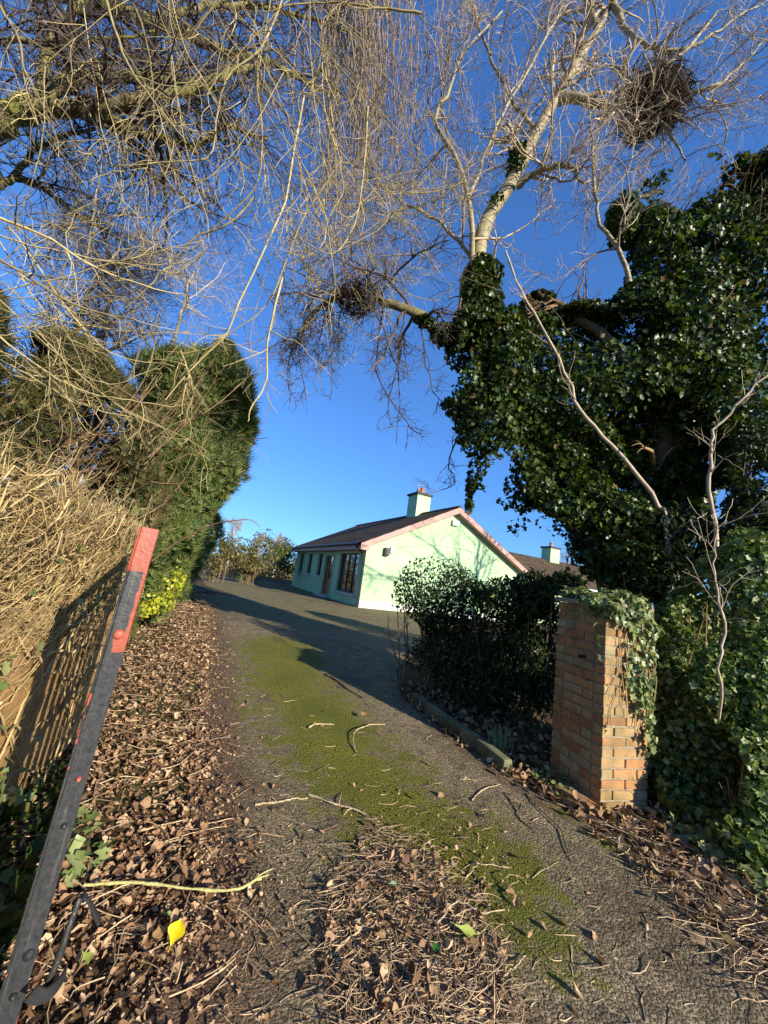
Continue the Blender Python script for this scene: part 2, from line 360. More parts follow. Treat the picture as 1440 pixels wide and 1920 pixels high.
for nme, arr in (('moss', moss), ('mould', mould)):
    at_ = dme.attributes.new(nme, 'FLOAT', 'POINT'); at_.data.foreach_set('value', arr.astype(np.float32))
do = link('driveway', dme, drive_mat(), smooth=True); do['kind'] = 'structure'

# ------------------------------------------------------------------ house (built in its own frame: X along the gable, Y along the front)
REND = plain('pale green render', (.40, .575, .32), .85, .11, 1.2, .25, 90, spec=.2)
WHITE = plain('white plinth paint', (.78, .76, .66), .8, .1, 3, .1)
PINK = plain('pink brown fascia', (.42, .23, .19), .6, .2, 4, .1)
FRAME = plain('dark brown frame', (.045, .028, .022), .45, .2, 5, .05)
DOORW = plain('varnished wood', (.34, .15, .05), .4, .3, 6, .1)
SILL = plain('grey sill', (.50, .50, .47), .8, .15, 5, .1)
BLACK = plain('black plastic', (.02, .02, .022), .45, .2, 5, .03)
GREYM = plain('grey metal', (.35, .35, .34), .45, .2, 5, .03)
TERRA = plain('terracotta', (.42, .15, .07), .7, .2, 8, .1)
CREAM = plain('cream plastic', (.75, .74, .66), .5, .08, 5, .03)
def glassmat():
    m, t, b = newmat('window glass'); b.inputs['Base Color'].default_value = (.02, .025, .03, 1); b.inputs['Roughness'].default_value = .04; b.inputs['Specular IOR Level'].default_value = 1.0; b.inputs['Coat Weight'].default_value = 1; b.inputs['Coat Roughness'].default_value = .02
    return m
GLASS = glassmat()
def roofmat():
    m, t, b = newmat('brown roof tiles'); tc = nd(t, 'ShaderNodeTexCoord'); br = nd(t, 'ShaderNodeTexBrick'); br.offset = .5
    mp = nd(t, 'ShaderNodeMapping'); t.links.new(tc.outputs['UV'], mp.inputs[0]); t.links.new(mp.outputs[0], br.inputs['Vector'])
    br.inputs['Scale'].default_value = 1; br.inputs['Brick Width'].default_value = .33; br.inputs['Row Height'].default_value = .30; br.inputs['Mortar Size'].default_value = .014; br.inputs['Mortar Smooth'].default_value = .3
    br.inputs['Color1'].default_value = (.062, .038, .024, 1); br.inputs['Color2'].default_value = (.125, .082, .052, 1); br.inputs['Mortar'].default_value = (.012, .009, .008, 1)
    n = noise(t, 3.5, 6, .7); n2 = noise(t, 14, 5, .7); c = mix(t, ramp(t, [(.46, (0, 0, 0)), (.7, (.8, .8, .8))], n), br.outputs['Color'], (.10, .095, .045)); c = mix(t, ramp(t, [(.6, (0, 0, 0)), (.75, (.7, .7, .7))], n2), c, (.26, .22, .15))
    t.links.new(c, b.inputs['Base Color']); b.inputs['Roughness'].default_value = .95; b.inputs['Specular IOR Level'].default_value = .08; bump(t, b, math_(t, 'ADD', math_(t, 'MULTIPLY', br.outputs['Fac'], -1.0), n2), .8, .03); return m
ROOF = roofmat()
ex, ey, ez = np.eye(3)
def lp(mb, name, mat, parent, bevel=0):
    me = bpy.data.meshes.new(name); me.from_pydata([tuple(v) for v in mb.v], [], mb.f); me.update(); o = bpy.data.objects.new(name, me); COL.objects.link(o); me.materials.append(mat); o.parent = parent
    if bevel: m = o.modifiers.new('bevel', 'BEVEL'); m.width = bevel; m.segments = 2
    return o
def bx(mb, x0, x1, y0, y1, z0, z1): return mb.box(((x0 + x1) / 2, (y0 + y1) / 2, (z0 + z1) / 2), (ex, ey, ez), ((x1 - x0) / 2, (y1 - y0) / 2, (z1 - z0) / 2))
def roofslab(name, p0, p1, p2, p3, th, parent):          # p0,p1 eave ; p2,p3 ridge ; UV in metres
    p = [np.array(q, float) for q in (p0, p1, p2, p3)]; nn = np.cross(p[1] - p[0], p[3] - p[0]); nn /= np.linalg.norm(nn); nn = nn if nn[2] > 0 else -nn
    v = p + [q - nn * th for q in p]; f = [(0, 1, 2, 3), (7, 6, 5, 4), (0, 4, 5, 1), (1, 5, 6, 2), (2, 6, 7, 3), (3, 7, 4, 0)]
    me = bpy.data.meshes.new(name); me.from_pydata([tuple(q) for q in v], [], f); uv = me.uv_layers.new()
    e = (p[1] - p[0]) / np.linalg.norm(p[1] - p[0]); s = np.cross(nn, e)
    for l in me.loops: w = np.array(me.vertices[l.vertex_index].co) - p[0]; uv.data[l.index].uv = (w @ e, w @ s)
    me.update(); o = bpy.data.objects.new(name, me); COL.objects.link(o); me.materials.append(ROOF); o.parent = parent; return o

H = thing('bungalow', C, 'pale green rendered bungalow with pink barge boards and a tiled gable roof', 'house'); H.rotation_euler = (0, 0, HA)
Wd, Ln, EV, RZ = 8.4, 12.2, 2.52, 4.98; xr = Wd / 2
ops = [(.62, 3.05, .45, 2.2, 'big'), (3.92, 5.35, .06, 2.12, 'door'), (5.85, 6.75, .98, 2.2, 'w'), (7.95, 8.9, .98, 2.2, 'w'), (10.05, 11.0, .98, 2.2, 'w')]
w = MB(); y = .3
for (a, b_, z0, z1, k) in ops:
    bx(w, 0, .3, y, a, -.3, EV); bx(w, 0, .3, a, b_, -.3, z0); bx(w, 0, .3, a, b_, z1, EV); y = b_
bx(w, 0, .3, y, Ln - .3, -.3, EV)
slope = (RZ - .14 - EV) / xr
for yy in (0, Ln - .3): w.prism([(0, yy, -.3), (Wd, yy, -.3), (Wd, yy, EV), (xr, yy, RZ - .16), (0, yy, EV)], (0, .3, 0))
bx(w, Wd - .3, Wd, .3, Ln - .3, -.3, EV); bx(w, .3, Wd - .3, .3, Ln - .3, -.3, .0)
lp(w, 'wall', REND, H)
p = MB(); bx(p, -.004, Wd, -.02, -.002, -.3, .27); lp(p, 'plinth', WHITE, H)
ov = .38; se = (RZ - 2.58) / (xr + ov)
roofslab('roof', (-ov, -.32, 2.58), (-ov, Ln + .3, 2.58), (xr, Ln + .3, RZ), (xr, -.32, RZ), .1, H)
roofslab('roof', (Wd + ov, -.32, 2.58), (Wd + ov, Ln + .3, 2.58), (xr, Ln + .3, RZ), (xr, -.32, RZ), .1, H)
rt = MB(); rt.prism([(xr - .13, -.34, RZ - .02), (xr, -.34, RZ + .07), (xr + .13, -.34, RZ - .02)], (0, Ln + .66, 0)); lp(rt, 'ridge_tile', plain('ridge tile', (.07, .05, .04), .9), H)
for sgn in (-1, 1):
    xe = -ov if sgn < 0 else Wd + ov; b = MB()
    b.prism([(xe, -.345, 2.58 - .03), (xr, -.345, RZ - .03), (xr, -.345, RZ - .30), (xe, -.345, 2.58 - .26)], (0, .028, 0)); lp(b, 'barge_board', PINK, H)
    b = MB(); b.prism([(xe, -.317, 2.58 - .24), (xr - sgn * -.0, -.317, RZ - .28), (xr, -.317, RZ - .25), (xe, -.317, 2.58 - .21)], (0, .316, 0)); lp(b, 'soffit', PINK, H)
b = MB(); bx(b, -ov, .0, -.31, Ln + .3, 2.30, 2.33); bx(b, -ov - .02, -ov, -.34, Ln + .3, 2.30, 2.56); lp(b, 'fascia', PINK, H)
b = MB(); bx(b, -ov, -.0, -.345, -.31, 2.30, 2.5); lp(b, 'boxed_eave', PINK, H)
def tube1(name, pts, r, mat, parent, sides=8, local=True):
    P = np.array(pts, float)[None]; v, f = tubes(P, np.full(P.shape[:2], r), sides); me = mesh(name, v, f); o = link(name, me, mat, None, True); o.parent = parent
    if not local: o.matrix_parent_inverse = Matrix.Translation(-Vector(parent.location))
    return o
tube1('gutter', spline([(-ov - .08, -.3, 2.53), (-ov - .08, Ln + .3, 2.53)], 6), .06, BLACK, H)
tube1('downpipe', [(-ov - .08, .02, 2.5), (-ov - .05, .03, 2.38), (-.09, .05, 2.14), (-.05, .06, 2.0), (-.05, .06, 1.0), (-.05, .06, .0)], .038, BLACK, H)
for (a, b_, z0, z1, k) in ops:
    s = MB(); e = .004; wd = .11
    bx(s, -.03, -e, a - wd, a, z0, z1 + wd); bx(s, -.03, -e, b_, b_ + wd, z0, z1 + wd); bx(s, -.03, -e, a, b_, z1, z1 + wd)
    if k == 'door':
        d = lp(s, 'door', WHITE if 0 else REND, H)
        g = MB(); bx(g, .12, .13, a + .02, b_ - .02, z0, z1 - .02); lp(g, 'glass', GLASS, d)
        g = MB()
        for yy in (a + .0, a + .36, b_ - .46, b_ - .08): bx(g, .07, .15, yy, yy + .08, z0, z1)
        for zz in (z0, z1 - .08): bx(g, .074, .146, a + .08, b_ - .08, zz, zz + .08)
        bx(g, .10, .12, a + .44, b_ - .46, z0 + .08, .9); lp(g, 'leaf', DOORW, d)
        g = MB(); bx(g, .03, .07, b_ - .53, b_ - .49, .95, 1.15); lp(g, 'handle', GREYM, d)
        g = MB(); bx(g, -.35, -.0, a - .1, b_ + .1, -.2, .05); lp(g, 'step', SILL, H)
    else:
        wn = lp(s, 'window', plain('window surround', (.48, .62, .44), .85, .06, 2, .1), H)
        g = MB(); bx(g, .14, .15, a + .02, b_ - .02, z0, z1); lp(g, 'pane', GLASS, wn)
        g = MB(); cuts = [a, b_ - .06] + ([a + 1.5, a + .8] if k == 'big' else [(a + b_) / 2 - .03])
        for yy in cuts: bx(g, .10, .17, yy, yy + .06, z0, z1)
        for zz in (z0, z1 - .06): bx(g, .103, .167, a + .06, b_ - .06, zz, zz + .06)
        lp(g, 'frame', FRAME, wn)
        g = MB(); bx(g, -.09, .10, a - .14, b_ + .14, z0 - .09, z0 - .002); lp(g, 'sill', SILL, wn, .01)
# behind the windows: dim curtain boards so the rooms are not see-through
cb = MB(); bx(cb, 1.2, 1.25, .35, Ln - .35, 0, 2.5); lp(cb, 'inner_wall', plain('dim room', (.12, .11, .09), .9), H)
def chimney(parent, x, y, z0, z1, wx, wy, pots):
    c = MB(); bx(c, x - wx, x + wx, y - wy, y + wy, z0, z1); c = lp(c, 'chimney', REND, parent)
    k = MB(); bx(k, x - wx - .08, x + wx + .08, y - wy - .08, y + wy + .08, z1, z1 + .11); lp(k, 'chimney_cap', plain('dark slab', (.06, .055, .05), .9), c)
    for (dx, dy) in pots:
        pr = [.13, .12, .105, .13, .13, .09]; pz = [0, .06, .26, .28, .33, .33]; n = 12; v = []; f = []
        for r, z in zip(pr, pz):
            for i in range(n): v.append((x + dx + r * cos(i * 2 * pi / n), y + dy + r * sin(i * 2 * pi / n), z1 + .11 + z))
        for i in range(len(pr) - 1):
            for j in range(n): f.append((i * n + j, i * n + (j + 1) % n, (i + 1) * n + (j + 1) % n, (i + 1) * n + j))
        lp(type('o', (), {'v': v, 'f': f}), 'chimney_pot', TERRA, c)
    return c
ch = chimney(H, xr, 3.5, RZ - .6, 6.0, .42, .5, [(0, -.22), (0, .2)])
v, f = joinm([tubes(np.array([[(xr - .25, 3.3, 6.1), (xr - .25, 3.3, 6.65)]]), np.full((1, 2), .012), 5), tubes(np.array([[(xr - .55, 3.3, 6.5), (xr + .05, 3.3, 6.6)]]), np.full((1, 2), .01), 5),
              tubes(np.array([[(xr - .5, 3.1, 6.5), (xr - .5, 3.5, 6.5)], [(xr - .3, 3.1, 6.55), (xr - .3, 3.5, 6.55)], [(xr - .1, 3.1, 6.58), (xr - .1, 3.5, 6.58)]]), np.full((3, 2), .007), 4)])
o = link('aerial', mesh('aerial', v, f), GREYM); o.parent = H
a = MB(); bx(a, .78, 1.0, -.16, -.02, 2.22, 2.55); bx(a, .82, .96, -.2, -.16, 2.26, 2.5); lp(a, 'floodlight', BLACK, H, .01)
a = MB(); bx(a, 1.06, 1.24, -.1, -.02, 2.38, 2.62); lp(a, 'sensor_box', CREAM, H, .01)
a = MB(); bx(a, xr - .16, xr + .2, -.14, -.002, 4.1, 4.36); lp(a, 'alarm_box', CREAM, H, .03)
v, f = joinm([tubes(spline([(1.3, -.015, 2.62), (3.0, -.015, 3.02), (xr + .2, -.015, 3.1), (5.6, -.015, 3.05)], 10)[None], np.full((1, 10), .008), 4), tubes(spline([(xr + .25, -.015, 4.1), (xr + .3, -.02, 3.0), (xr + .2, -.015, 1.6)], 8)[None], np.full((1, 8), .007), 4)])
o = link('cable', mesh('cable', v, f), plain('grey cable', (.25, .3, .2), .7), None); o.parent = H
# lower wing behind the gable
w = MB(); x0, x1, y0, y1 = Wd + .02, 20.0, 1.9, 8.2; yr = (y0 + y1) / 2
for q in (y0, y1 - .3): bx(w, x0, x1 - .3, q, q + .3, -.3, 2.35)
w.prism([(x1 - .3, y0, -.3), (x1 - .3, y1, -.3), (x1 - .3, y1, 2.35), (x1 - .3, yr, 4.0), (x1 - .3, y0, 2.35)], (.3, 0, 0)); lp(w, 'wall', REND, H)
roofslab('roof', (x0, y0 - .35, 2.35), (x1 + .3, y0 - .35, 2.35), (x1 + .3, yr, 4.2), (x0, yr, 4.2), .1, H)
roofslab('roof', (x0, y1 + .35, 2.35), (x1 + .3, y1 + .35, 2.35), (x1 + .3, yr, 4.2), (x0, yr, 4.2), .1, H)
tube1('gutter', [(x0, y0 - .42, 2.32), ((x0 + x1) / 2, y0 - .42, 2.31), (x1 + .3, y0 - .42, 2.3)], .06, CREAM, H)
chimney(H, 16.3, yr, 3.5, 5.0, .45, .4, [(0, 0)])

# ------------------------------------------------------------------ brick gate pillar
Np = ground(1125, 1523); PA = radians(14); pX = np.array([cos(PA), sin(PA), 0]); pY = np.array([-sin(PA), cos(PA), 0])
def brickmat():
    m, t, b = newmat('weathered brick'); g = nd(t, 'ShaderNodeNewGeometry')
    c = ramp(t, [(0, (.34, .165, .075)), (.3, (.43, .225, .10)), (.6, (.45, .27, .12)), (.8, (.42, .30, .15)), (.92, (.32, .27, .15)), (1, (.48, .35, .19))], g.outputs['Random Per Island'])
    n = noise(t, 16, 6, .7); n2 = noise(t, 4, 4); c = mix(t, .8, c, ramp(t, [(.28, (.38, .36, .33)), (.5, (.95, .93, .9)), (.72, (1.15, 1.1, 1.0))], n), 'MULTIPLY'); c = mix(t, ramp(t, [(.5, (0, 0, 0)), (.68, (.75, .75, .75))], n2), c, (.15, .125, .055))
    t.links.new(c, b.inputs['Base Color']); b.inputs['Roughness'].default_value = .95; b.inputs['Specular IOR Level'].default_value = .15; bump(t, b, n, .7, .012); return m
BRICK = brickmat(); MORT = plain('mortar', (.30, .25, .17), .95, .35, 12, .6, 90, spec=.1)
PW, PL, PH = .44, .553, 1.47
PIL = thing('brick_pillar', Np + pX * PW / 2 + pY * PL / 2 * 1.0, 'square brown brick gate pillar with ivy spilling over its top', 'pillar')
m = MB(); cc = Np + pX * PW / 2 + pY * PL / 2 + ez * PH / 2; m.box(cc, (pX, pY, ez), (PW / 2 - .012, PL / 2 - .012, PH / 2)); m.build('mortar_core', MORT, PIL)
m = MB(); nc = 20
def segs(L, odd):
    s = [0.0]; x = (.1025 if odd else .215)
    while x < L - .05: s += [x, x + .01]; x += .225
    s.append(L); return [(s[i], s[i + 1]) for i in range(0, len(s), 2) if s[i + 1] - s[i] > .03]
for k in range(nc):
    z = k * .0735 + .002; hz = .0318
    for face in range(4):
        L = (PW, PL, PW, PL)[face]; st, en = (0, 0) if face % 2 == 0 else (.1125, .1125)
        for (a, b_) in segs(L - st - en, (k + face) % 2):
            a += st; b_ += st; mid = (a + b_) / 2; dep = .05; j = rng.normal() * .002; off = dep - j
            if face == 0: c0 = Np + pX * mid + pY * off
            elif face == 2: c0 = Np + pX * mid + pY * (PL - off)
            elif face == 1: c0 = Np + pX * off + pY * mid
            else: c0 = Np + pX * (PW - off) + pY * mid
            A = (pX, pY, ez) if face % 2 == 0 else (pY, pX, ez); an = rng.normal() * .006
            A = (nrm(A[0] + an * ez), nrm(A[1] + rng.normal() * .008 * A[0]), ez)
            m.box(c0 + ez * (z + hz + rng.normal() * .001), A, ((b_ - a) / 2 - .001 * rng.uniform(0, 2.5), dep, hz - .001 * rng.uniform(0, 2)))
m.build('brick_shaft', BRICK, PIL, .0065)
m = MB(); m.box(cc + ez * (PH / 2 + .022), (pX, pY, ez), (PW / 2 + .02, PL / 2 + .02, .02)); m.build('capping', MORT, PIL, .008)
m = MB()
tube1('hinge_pin', [Np + pX * -.0 + pY * .2 + ez * 1.05 - pX * .06, Np + pY * .2 + ez * 1.05 + pX * .03], .012, BLACK, PIL, 8, False)
for q, (px, py, an, lb) in enumerate([(1092, 1512, 20, 'mossy edging brick lying against the pillar foot'), (1068, 1500, 35, 'yellowish edging brick next along from the pillar foot, half buried')]):
    p0 = ground(px, py); a = radians(an); A = (np.array([cos(a), sin(a), 0]), np.array([-sin(a), cos(a), .05]), ez)
    m = MB(); m.box(p0 + ez * .025, A, (.05, .105, .035)); o = m.build('edging_brick', BRICK, None, .008); tag(o, lb, 'brick')

# kerb along the planting bed
KB = plain('mossy concrete', (.15, .15, .08), .95, .4, 9, .7, 70, spec=.1)
ks = G((944, 1452), (888, 1404), (828, 1362), (770, 1315), (722, 1262)); kl = lin(ks, 5)
for i in range(3):
    a, b_ = kl[i], kl[i + 1]; d = nrm(b_ - a); s = np.cross(ez, d); L = np.linalg.norm(b_ - a)
    m = MB(); m.box((a + b_) / 2 - s * .045 + ez * .03, (d, s, nrm(np.cross(d, s))), (L / 2 - .006, .045, .075)); o = m.build('kerb_stone', KB, None, .012)
    tag(o, ['mossy concrete kerb stone with a sunlit end beside the daffodil shoots', 'kerb stone second from the daffodil end, sunlit along its top', 'kerb stone third from the daffodil end, in the pillar shade', 'shaded kerb stone farthest from the pillar at the bed corner'][i], 'kerb', 'kerb stones edging the planting bed')

# ------------------------------------------------------------------ left boundary wall and steel gate
W0, W1 = np.array([-1.43, 1.55, 0]), np.array([-2.06, 3.3, 0]); wd = nrm(W1 - W0); wn = np.array([wd[1], -wd[0], 0]); Wa = W0 - wd * 2.2; WL = np.linalg.norm(W1 - Wa); WH = 1.52
m = MB(); m.box((Wa + W1) / 2 - wn * .11 + ez * (WH / 2 - .1), (wd, wn, ez), (WL / 2, .11, WH / 2 + .1))
WALL = m.build('boundary_wall', plain('ochre render', (.36, .21, .085), .95, .3, 5, .9, 30, spec=.1)); tag(WALL, 'ochre brown boundary wall overgrown with dried ivy stems beside the gate', 'wall')
def paintmat():
    m, t, b = newmat('peeling black paint'); tc = nd(t, 'ShaderNodeTexCoord'); sp = nd(t, 'ShaderNodeSeparateXYZ'); t.links.new(tc.outputs['Object'], sp.inputs[0])
    n = noise(t, 16, 5, .6); n2 = noise(t, 55, 4, .65); nz = math_(t, 'ADD', sp.outputs['Z'], math_(t, 'MULTIPLY', math_(t, 'SUBTRACT', n, .5), .05))
    nx = math_(t, 'ADD', sp.outputs['X'], math_(t, 'MULTIPLY', math_(t, 'SUBTRACT', n, .5), .03))
    top = math_(t, 'GREATER_THAN', nz, -.145)                                    # bare primer at the top
    edge = math_(t, 'MULTIPLY', math_(t, 'GREATER_THAN', nx, .013), math_(t, 'GREATER_THAN', nz, -.38))
    band = math_(t, 'MULTIPLY', math_(t, 'MULTIPLY', math_(t, 'GREATER_THAN', nz, -.39), math_(t, 'LESS_THAN', nz, -.335)), math_(t, 'GREATER_THAN', nx, -.009))
    chip = math_(t, 'MULTIPLY', math_(t, 'GREATER_THAN', math_(t, 'ABSOLUTE', sp.outputs['X']), .0235), math_(t, 'GREATER_THAN', n, .62))
    red = math_(t, 'MAXIMUM', math_(t, 'MAXIMUM', top, edge), math_(t, 'MAXIMUM', band, chip))
    redc = ramp(t, [(.3, (.24, .042, .022)), (.7, (.37, .085, .048))], n); blk = ramp(t, [(.3, (.016, .017, .019)), (.7, (.045, .046, .048))], n2)
    mp = nd(t, 'ShaderNodeMapping'); mp.inputs['Scale'].default_value = (60, 60, 5); t.links.new(tc.outputs['Object'], mp.inputs[0]); n4 = noise(t, 1.0, 5, .7, mp.outputs[0]); blk = mix(t, ramp(t, [(.52, (0, 0, 0)), (.72, (.5, .5, .5))], n4), blk, (.13, .115, .09)); redc = mix(t, ramp(t, [(.5, (0, 0, 0)), (.7, (.6, .6, .6))], n4), redc, (.20, .07, .035)); sc = math_(t, 'GREATER_THAN', n2, .70); blk = mix(t, math_(t, 'MULTIPLY', sc, .7), blk, (.40, .38, .35))
    t.links.new(mix(t, red, blk, redc), b.inputs['Base Color']); b.inputs['Roughness'].default_value = .42
    bump(t, b, math_(t, 'ADD', math_(t, 'MULTIPLY', red, -2.5), n2), .6, .003); return m
PAINT = paintmat(); GATEBLK = plain('black gate paint', (.02, .021, .022), .45, .3, 20, .3, 80)
gt = at(283, 990, 1.24); gb = at(14, 1905, 1.0); gv = nrm(gb - gt); gn = nrm(np.cross(gt - EYE, gv)); gd = nrm(np.cross(gn, ez)); gd = gd if gd[1] > 0 else -gd
GL = 1.62; zt = gt[2]; glen = (zt - .06) / -gv[2]
GATE = thing('metal_gate', gt + gv * glen, 'black painted steel bar gate standing open, red primer showing at its top', 'gate')
def frame_obj(name, mb_local, mat, parent, origin, X, Yv, Z, bevel=0):
    me = bpy.data.meshes.new(name); me.from_pydata([tuple(v) for v in mb_local.v], [], mb_local.f); me.update(); o = bpy.data.objects.new(name, me); COL.objects.link(o); me.materials.append(mat)
    Mx = Matrix(((X[0], Yv[0], Z[0], origin[0]), (X[1], Yv[1], Z[1], origin[1]), (X[2], Yv[2], Z[2], origin[2]), (0, 0, 0, 1)))
    o.matrix_basis = Mx
    if parent: o.parent = parent; o.matrix_parent_inverse = Matrix.Translation(-Vector(parent.location))
    if bevel: mm = o.modifiers.new('bevel', 'BEVEL'); mm.width = bevel; mm.segments = 2
    return o
gZ = -gv; gX = nrm(np.cross(gd, gZ)); gX = gX if gX[0] > 0 else -gX; gY = np.cross(gZ, gX)
s = MB(); s.box((0, .028, -glen / 2), np.eye(3), (.025, .028, glen / 2)); s.box((-.028, .02, -glen / 2), np.eye(3), (.003, .026, glen / 2 - .002))
st = frame_obj('stile', s, PAINT, GATE, gt, gX, gY, gZ, .004)
def bolt(dx, dz, r, mat, nm='bolt'):
    v = [(0, -.012, 0)]; f = []; n = 12
    for k, (rr, yy) in enumerate(((.55, -.010), (.9, -.005), (1, .002))):
        for i in range(n): v.append((rr * r * cos(i * 2 * pi / n), yy, rr * r * sin(i * 2 * pi / n)))
    for i in range(n):
        f.append((0, 1 + (i + 1) % n, 1 + i))
        for k in range(2): f.append((1 + k * n + i, 1 + k * n + (i + 1) % n, 1 + (k + 1) * n + (i + 1) % n, 1 + (k + 1) * n + i))
    frame_obj(nm, type('o', (), {'v': v, 'f': f}), mat, st, (0, 0, 0), *np.eye(3)).location = (dx, 0, dz)
REDP = plain('red oxide', (.38, .085, .05), .5, .3, 20, .2)
def fixparent():
    for c in st.children: c.matrix_parent_inverse = Matrix.Identity(4)
bolt(-.002, -.335, .016, REDP); bolt(.008, -1.17, .014, GATEBLK); bolt(.0, -1.26, .009, GATEBLK); bolt(.004, -.74, .007, REDP); bolt(.002, -.86, .009, GATEBLK)
fixparent()
def rail(nm, dz, h, y0=.06, y1=GL): s = MB(); s.box((0, (y0 + y1) / 2, dz), np.eye(3), (.011, (y1 - y0) / 2, h)); return frame_obj(nm, s, GATEBLK, GATE, gt, gX, gY, gZ)
rail('top_rail', -.05, .022); rail('middle_rail', -.2, .012); rail('middle_rail', -.8, .016); rail('bottom_rail', -glen + .12, .022)
for k in range(8):
    s = MB(); yb = .20 + k * .178; s.box((0, yb, -glen / 2 + .04), np.eye(3), (.012, .012, glen / 2 - .08)); frame_obj('bar', s, GATEBLK, GATE, gt, gX, gY, gZ)
s = MB(); s.box((0, GL + .028, -glen / 2 - .02), np.eye(3), (.025, .025, glen / 2 + .01)); frame_obj('hinge_stile', s, GATEBLK, GATE, gt, gX, gY, gZ)
# latch: a twisted bar on a curved bracket, beside the foot of the stile
def atz(px, py, z):
    d = CF + (px - 720) / 720 * CR - (py - 960) / 720 * CU; return EYE + d * ((z - EYE[2]) / d[2])
P = spline([at(58, 1862, .985), at(80, 1868, 1.0), at(105, 1850, 1.02), at(122, 1826, 1.05)], 12)
tw = spline([at(150, 1682, 1.10), at(128, 1740, 1.07), at(112, 1790, 1.05), at(88, 1846, 1.03)], 40); V, F = [], []
tt = nrm(np.gradient(tw, axis=0)); n_ = nrm(np.cross(tt, ez)); b_ = np.cross(tt, n_)
for k in range(40):
    a = k * .42
    for q in range(4): an = a + q * pi / 2 + pi / 4; V.append(tw[k] + .0105 * (cos(an) * n_[k] + sin(an) * b_[k]))
for k in range(39):
    for q in range(4): F.append((k * 4 + q, k * 4 + (q + 1) % 4, k * 4 + 4 + (q + 1) % 4, k * 4 + 4 + q))
lt = link('latch_bar', mesh('latch_bar', V, np.array(F)), plain('worn steel', (.06, .058, .055), .4, .5, 30, .4, 90, metal=.4), GATE)
P = spline([at(58, 1862, .985), at(80, 1868, 1.0), at(105, 1850, 1.02), at(122, 1826, 1.05)], 12)
P = spline(P, 24); s = MB()
for k in range(24): d = nrm(P[min(23, k + 1)] - P[max(0, k - 1)]); n2_ = nrm(np.cross(d, ez)); u2_ = nrm(np.cross(n2_, d)); s.v += [P[k] + .016 * u2_ + .003 * n2_, P[k] - .016 * u2_ + .003 * n2_, P[k] - .016 * u2_ - .003 * n2_, P[k] + .016 * u2_ - .003 * n2_]
for k in range(23): s.f += [[k * 4 + i, k * 4 + (i + 1) % 4, k * 4 + 4 + (i + 1) % 4, k * 4 + 4 + i] for i in range(4)]
s.f += [[3, 2, 1, 0], [92, 93, 94, 95]]
s.build('latch_bracket', GATEBLK, GATE)
P = spline([at(140, 1690, 1.105), at(158, 1680, 1.11), at(172, 1700, 1.12), at(186, 1730, 1.125)], 8)
s = MB()
for k in range(7): d = nrm(P[k + 1] - P[k]); n2_ = nrm(np.cross(d, ez)); s.box((P[k] + P[k + 1]) / 2, (d, n2_, nrm(np.cross(d, n2_))), (np.linalg.norm(P[k + 1] - P[k]) / 2 + .001, .009, .004))
s.build('latch_strip', GATEBLK, GATE)  # short black bent strip running down from the top of the latch bar

# ------------------------------------------------------------------ vegetation
IVT, OVT, SPT = tmpl_ivy(), tmpl_oval(), tmpl_spray()
LONG = tmpl_oval(.17, .04, -.2); ROUND = tmpl_oval(.36, .05, -.1)
def atd(pts): return [at(*p) for p in pts]
def twmesh(name, levels, mat, parent, sides=(6, 5, 4, 3, 3)):
    parts = [tubes(P, R, s) for (P, R), s in zip(levels, sides)]
    v, f = joinm(parts); return link(name, mesh(name, v, f), mat, parent, True)
def limbobj(name, pts, ra, rb, mat, parent, n=22, sides=10, wob=.012):
    P, R = limb(pts, ra, rb, n, wob); R = R * (1 + .08 * rng.normal(size=n)); v, f = tubes(P[None], R[None], sides)
    return link(name, mesh(name, v, f), mat, parent, True), (P, R)
def blobset(name, bl, size, tm, mat, parent, lumpseed=3, shell=.5, thr=-.55, tip=(0, 0, -1), tipmix=.5, jitter=.6, wav=5.0, dens=1.0):
    Ps, Ns = [], []; lum = Waves(2.6, lumpseed); hol = Waves(wav, lumpseed + 1)
    for (px, py, d, rx, ry, rz, n) in bl:
        P, N_ = blob(at(px, py, d), (rx * d / 720, rz, ry * d / 720), int(n * dens), shell, lum, .2, (hol, thr)); Ps.append(P); Ns.append(N_)
    P = np.concatenate(Ps); N_ = np.concatenate(Ns); k = P[:, 2] > gz(P[:, 0], P[:, 1]) + .01; P, N_ = P[k], N_[k]
    v, f = leaves(P, N_, size[0] + (size[1] - size[0]) * rng.uniform(0, 1, len(P)) ** 1.6, tm, tip, tipmix, jitter); return link(name, mesh(name, v, f), mat, parent)

# --- leaning ivy-clad cherry on the right
T1 = [(1150, 1075, 5.0), (1085, 965, 5.0), (1015, 850, 5.0), (960, 740, 5.1), (925, 640, 5.2), (905, 560, 5.3), (897, 480, 5.4), (915, 410, 5.5), (960, 340, 5.6), (1000, 260, 5.7), (1040, 190, 5.8), (1085, 110, 6.0), (1130, 40, 6.2), (1165, -40, 6.4), (1215, -140, 6.6)]
b0 = at(*T1[0]); b0g = np.array([b0[0] + .35, b0[1], gz(b0[0], b0[1]) - .1])
CH = thing('cherry_tree', (b0g[0], b0g[1], b0g[2] + .1), 'leaning bare cherry tree with banded bark, its lower trunk wrapped in ivy', 'tree')
P = spline([b0g] + atd(T1), 60); R = np.interp(np.linspace(0, 1, 60), [0, .12, .3, .42, .6, .75, .9, 1], [.25, .20, .14, .108, .095, .075, .045, .025])
R = R * (1 + .05 * rng.normal(size=60)); v, f = tubes(P[None], R[None], 14); tr = link('trunk', mesh('trunk', v, f), BK_IVYTR, CH, True); tr.data.materials.append(BK_CHERRY)
tr.data.polygons.foreach_set('material_index', (np.arange(len(tr.data.polygons)) >= 14 * 20).astype(np.int32))
limbs = [(P[22:], R[22:])]
